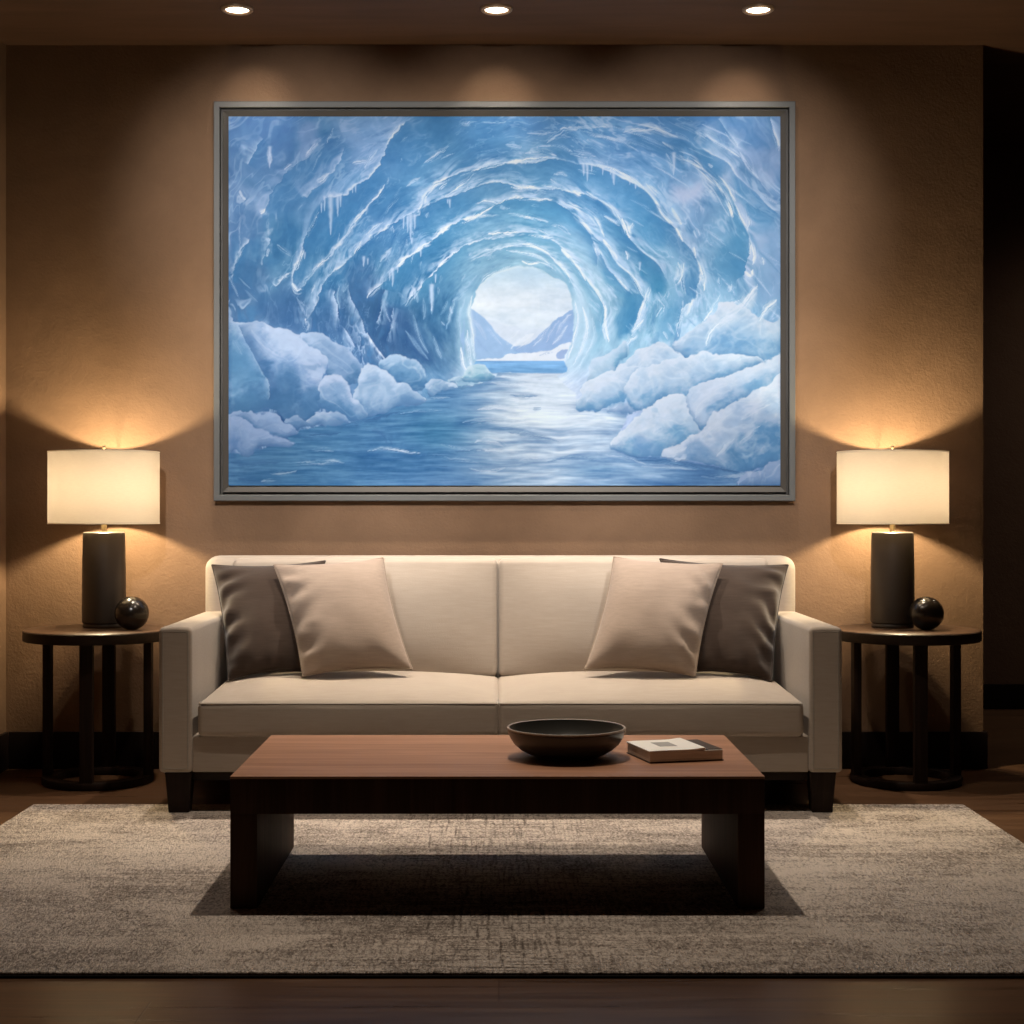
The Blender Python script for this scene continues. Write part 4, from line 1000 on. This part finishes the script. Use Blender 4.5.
# ------------------------------------------------ book
H0 = TT + .0005
bH = .031
def onplane(px, py, h):
    d = (1 - h) * F / (py - 506); v = W(px, py, d); v.z = 0; return v
fl = onplane(649.5, 763.5, H0); fr = onplane(723, 760.5, H0)
bl_ = onplane(626.5, 741.5, H0 + bH)
ex = (fr - fl); ey = (bl_ - fl); L = ex.length; ang = math.atan2(ex.y, ex.x); exn = ex.normalized(); eyn = Vector((-exn.y, exn.x, 0))
sk = ey.dot(exn); D = ey.dot(eyn)
bk = empty('book', (fl.x, fl.y, H0), 'closed book in a white paper jacket lying beside the bowl on the coffee table', 'book', rot=ang)
def slab(x0, x1, y0, y1, z0, z1, bev=.0008, sk_=0.):
    bm = boxm(x0, x1, y0, y1, z0, z1, bev=bev)
    for v in bm.verts: v.co.x += sk_ * v.co.y
    return bm
K = sk / D
print('BOOK', L, D, sk)
link('bottom_cover', slab(0, L + .002, 0, D, 0, .0025, sk_=K), M['cover'], bk)
link('page_block', slab(.002, L, .002, D - .002, .0027, bH - .003, sk_=K), M['pages'], bk)
link('shadow_strip', slab(.72 * L, L + .001, .006, D, bH - .0028, bH - .001, sk_=K), M['cover'], bk)  # dark strip standing in for the shadow at this end of the book
bm = bmesh.new(); nn = 16; vs = {}
for i in range(nn + 1):
    u = i / nn
    for j in (0, 1):
        for k_ in (0, 1):
            x = u * .76 * L - .0005; y = j * (D + .001) - .0005
            z = bH + .0012 + (-.0028 if k_ == 0 else 0) + .0035 * math.exp(-((u - .98) / .14) ** 2) * (1 if k_ else .35) - .001 * math.exp(-(u / .1) ** 2)
            vs[i, j, k_] = bm.verts.new((x + K * y, y, z))
for i in range(nn):
    bm.faces.new([vs[i, 0, 1], vs[i + 1, 0, 1], vs[i + 1, 1, 1], vs[i, 1, 1]]); bm.faces.new([vs[i, 0, 0], vs[i, 1, 0], vs[i + 1, 1, 0], vs[i + 1, 0, 0]])
    for j in (0, 1): bm.faces.new([vs[i, j, 0], vs[i + 1, j, 0], vs[i + 1, j, 1], vs[i, j, 1]])
for i in (0, nn): bm.faces.new([vs[i, 0, 0], vs[i, 0, 1], vs[i, 1, 1], vs[i, 1, 0]])
jk = link('paper_jacket', bm, M['paper'], bk)
link('cover_picture', slab(.26 * L, .50 * L, .36 * D, .76 * D, bH + .0010, bH + .0017, .0001, K), M['print'], jk)

# ------------------------------------------------ side tables, lamps, spheres
def side_table(x, y, mirror, label):
    e = empty('side_table', (x, y, 0), label, 'side table', 'round side tables beside the sofa')
    R, h = .264, .555
    link('tabletop', lathe([(0, h - .034), (R - .003, h - .034), (R - .003, h - .0015), (R - .005, h), (0, h)], 96), [M['table_top']], e, angle=50)
    link('rim', lathe([(R - .020, h - .0345), (R - .0025, h - .0345), (R - .0025, h - .003), (R, h - .004), (R, h - .036), (R - .003, h - .039), (R - .020, h - .039), (R - .020, h - .0345)], 96), [M['espresso']], e, angle=50)  # near-black colour carries the shade on the unlit table edge
    for k in range(4):
        a = math.radians(90 * k + 1.5)
        cx, cy = .181 * math.cos(a), .181 * math.sin(a)
        bm = boxm(-.014, .014, -.023, .023, .026, h - .0382, bev=.0025)
        bmesh.ops.transform(bm, matrix=Matrix.Translation((cx, cy, 0)) @ Matrix.Rotation(a, 4, 'Z'), verts=bm.verts)
        link('leg', bm, M['espresso_up'], e, angle=30)
    link('base_ring', lathe([(.150, .0005), (.196, .0005), (.198, .003), (.198, .025), (.196, .0275), (.150, .0275), (.148, .025), (.148, .003), (.150, .0005)], 72), M['espresso_up'], e, angle=50)
    return e
side_table(-1.453, 5.80, True, 'round dark wood side table in the left corner beside the sofa')
side_table(1.475, 5.80, False, 'round dark wood side table at the wall end by the dark hallway')

def table_lamp(x, y, label):
    z0 = .5555
    e = empty('table_lamp', (x, y, z0), label, 'table lamp', 'lit table lamps beside the sofa')
    link('base', lathe([(0, 0), (.074, 0), (.076, .003), (.076, .012), (.0735, .015), (.0785, .019), (.0790, .05), (.0785, .20), (.0760, .335), (.0745, .346), (.070, .3495), (0, .3495)], 72), M['lamp'], e)
    link('neck', lathe([(0, .3495), (.013, .3495), (.013, .352), (.010, .354), (.010, .386), (.015, .388), (.015, .395), (0, .395)], 32), M['brass'], e)
    zb, zt = .934 - z0, 1.2005 - z0
    R = .2
    sh = link('shade', lathe([(R, zb), (R, zt), (R - .0015, zt), (R - .0015, zb), (R, zb)], 96), M['shade'], e, angle=50)
    for zz in (zb + .002, zt - .002):
        link('shade_rim', tube([(R * math.cos(i * math.pi / 36), R * math.sin(i * math.pi / 36), zz) for i in range(72)], .0018, 6, True), M['shade_rim'], sh)
    # wire harp, spider and finial that carry the shade
    hp = []
    for i in range(25):
        a = math.pi * i / 24
        hp.append((.055 * math.cos(a) * (1 if True else 0), 0, .392 + (zt - .392) * (math.sin(a) ** .6)))
    bm = tube(hp, .0016, 6)
    for k in range(3):
        a = math.radians(90 + 120 * k); tube([(0, 0, zt - .002), ((R - .002) * math.cos(a), (R - .002) * math.sin(a), zt - .004)], .0013, 6, bm=bm)
    link('harp', bm, M['brass'], e)
    link('finial', lathe([(0, zt - .004), (.004, zt - .003), (.004, zt + .004), (.0025, zt + .007), (.006, zt + .012), (.0065, zt + .015), (.004, zt + .020), (0, zt + .021)], 20), M['brass'], e)
    for nm, en in (('lamp_bulb_light', LAMP_W),):
        ld = bpy.data.lights.new(nm, 'POINT'); ld.energy = en; ld.color = LAMP_C; ld.shadow_soft_size = .028
        lo = bpy.data.objects.new(nm, ld); C.objects.link(lo); lo.parent = e; lo.location = (0, 0, 1.068 - z0)
    return e
table_lamp(-1.449, 5.87, 'lit table lamp with drum shade on the left corner side table')
table_lamp(1.4435, 5.87, 'lit table lamp with drum shade on the side table by the hallway')

def sphere(x, y, label):
    bm = bmesh.new(); bmesh.ops.create_uvsphere(bm, u_segments=48, v_segments=32, radius=.061)
    for v in bm.verts:
        v.co *= 1 + .006 * mnoise.noise(v.co * 40)
        v.co.z = max(v.co.z, -.0585)
    o = link('decorative_sphere', bm, M['sphere'], None, (x, y, .5555 + .0587), angle=180)
    return tag(o, label, 'sphere', 'dark spheres on the side tables')
sphere(-1.322, 5.76, 'dark bronze sphere beside the lamp on the left corner side table')
sphere(1.536, 5.75, 'dark bronze sphere beside the lamp on the side table by the hallway')

# ------------------------------------------------ lights
def spot(x, y, z, energy, col, power, size=170, r=.03, floor_=0.):
    """overhead spot: even round beam that fades towards the sides like a reflector lamp"""
    ld = bpy.data.lights.new('downlight_beam', 'SPOT'); ld.energy = energy; ld.color = col
    ld.spot_size = math.radians(size); ld.spot_blend = .6; ld.shadow_soft_size = r
    ld.use_nodes = True; nt = ld.node_tree
    em = nt.nodes['Emission']
    tc = nd(nt, 'ShaderNodeTexCoord'); sp = nd(nt, 'ShaderNodeSeparateXYZ')
    nt.links.new(tc.outputs['Normal'], sp.inputs[0])
    st = mathn(nt, 'ADD', mathn(nt, 'POWER', mathn(nt, 'ABSOLUTE', sp.outputs[2]), power), floor_)
    nt.links.new(st, em.inputs['Strength'])
    lo = bpy.data.objects.new('downlight_beam', ld); C.objects.link(lo); lo.location = (x, y, z)
    return lo
for x, w_ in zip((-.924, -.009, .915), SPOT_W):
    spot(x, YD, HC - .014, w_, SPOT_C, SPOT_P, floor_=SPOT_F)
for x, w_ in zip(ROW2_X, ROW2_W):  # unseen overhead row added above the table, without fittings
    spot(x, ROW2_Y, HC - .014, w_, SPOT_C, ROW2_P)

def fill_spot(x, y, z, tx, tz, energy, size):  # spots added out of view to light the canvas evenly, no fixtures
    ld = bpy.data.lights.new('added_fill_beam', 'SPOT'); ld.energy = energy; ld.color = FILL_C
    ld.spot_size = math.radians(size); ld.spot_blend = 1.; ld.shadow_soft_size = .04
    lo = bpy.data.objects.new('added_fill_beam', ld); C.objects.link(lo); lo.location = (x, y, z)
    lo.rotation_euler = (Vector((tx, ZW, tz)) - lo.location).to_track_quat('-Z', 'Y').to_euler()
for tz, ws, sz in FILL:
    for x, w_ in zip((-.78, 0, .78), ws):
        fill_spot(x * 1.2, 2.5, HC - .05, x, tz, w_, sz)

for x, w_ in zip((-.924, -.009, .915), WASH_W):                # second spot added at each fitting for the wall scallops
    ld = bpy.data.lights.new('wall_wash_beam', 'SPOT'); ld.energy = w_; ld.color = SPOT_C
    ld.spot_size = math.radians(46); ld.spot_blend = 1.; ld.shadow_soft_size = .02
    lo = bpy.data.objects.new('wall_wash_beam', ld); C.objects.link(lo); lo.location = (x, YD, HC - .014)
    lo.rotation_euler = (Vector((x, ZW, 2.50)) - lo.location).to_track_quat('-Z', 'Y').to_euler()
spot(3.3, 7.1, HC - .014, HALL_W, SPOT_C, 3.)                   # a dim light down the hallway

w = bpy.data.worlds.new('World'); bpy.context.scene.world = w; w.use_nodes = True
w.node_tree.nodes['Background'].inputs[0].default_value = (1, .84, .68, 1)
w.node_tree.nodes['Background'].inputs[1].default_value = WORLD

# ------------------------------------------------ camera
cd = bpy.data.cameras.new('camera'); cam = bpy.data.objects.new('camera', cd); C.objects.link(cam)
cam.location = (0, 0, 1); cam.rotation_euler = (math.pi / 2, 0, 0)
cd.sensor_width = 36; cd.lens = F / 1024 * 36
cd.shift_x = (512 - 499) / 1024; cd.shift_y = (506 - 512) / 1024
cd.clip_start = .05
sc_ = bpy.context.scene; sc_.camera = cam
sc_.view_settings.view_transform = 'Standard'; sc_.view_settings.look = 'None'
sc_.view_settings.exposure = 0; sc_.view_settings.gamma = 1
sc_.cycles.use_denoising = True; sc_.cycles.max_bounces = 8; sc_.cycles.diffuse_bounces = 5; sc_.cycles.caustics_reflective = False; sc_.cycles.caustics_refractive = False
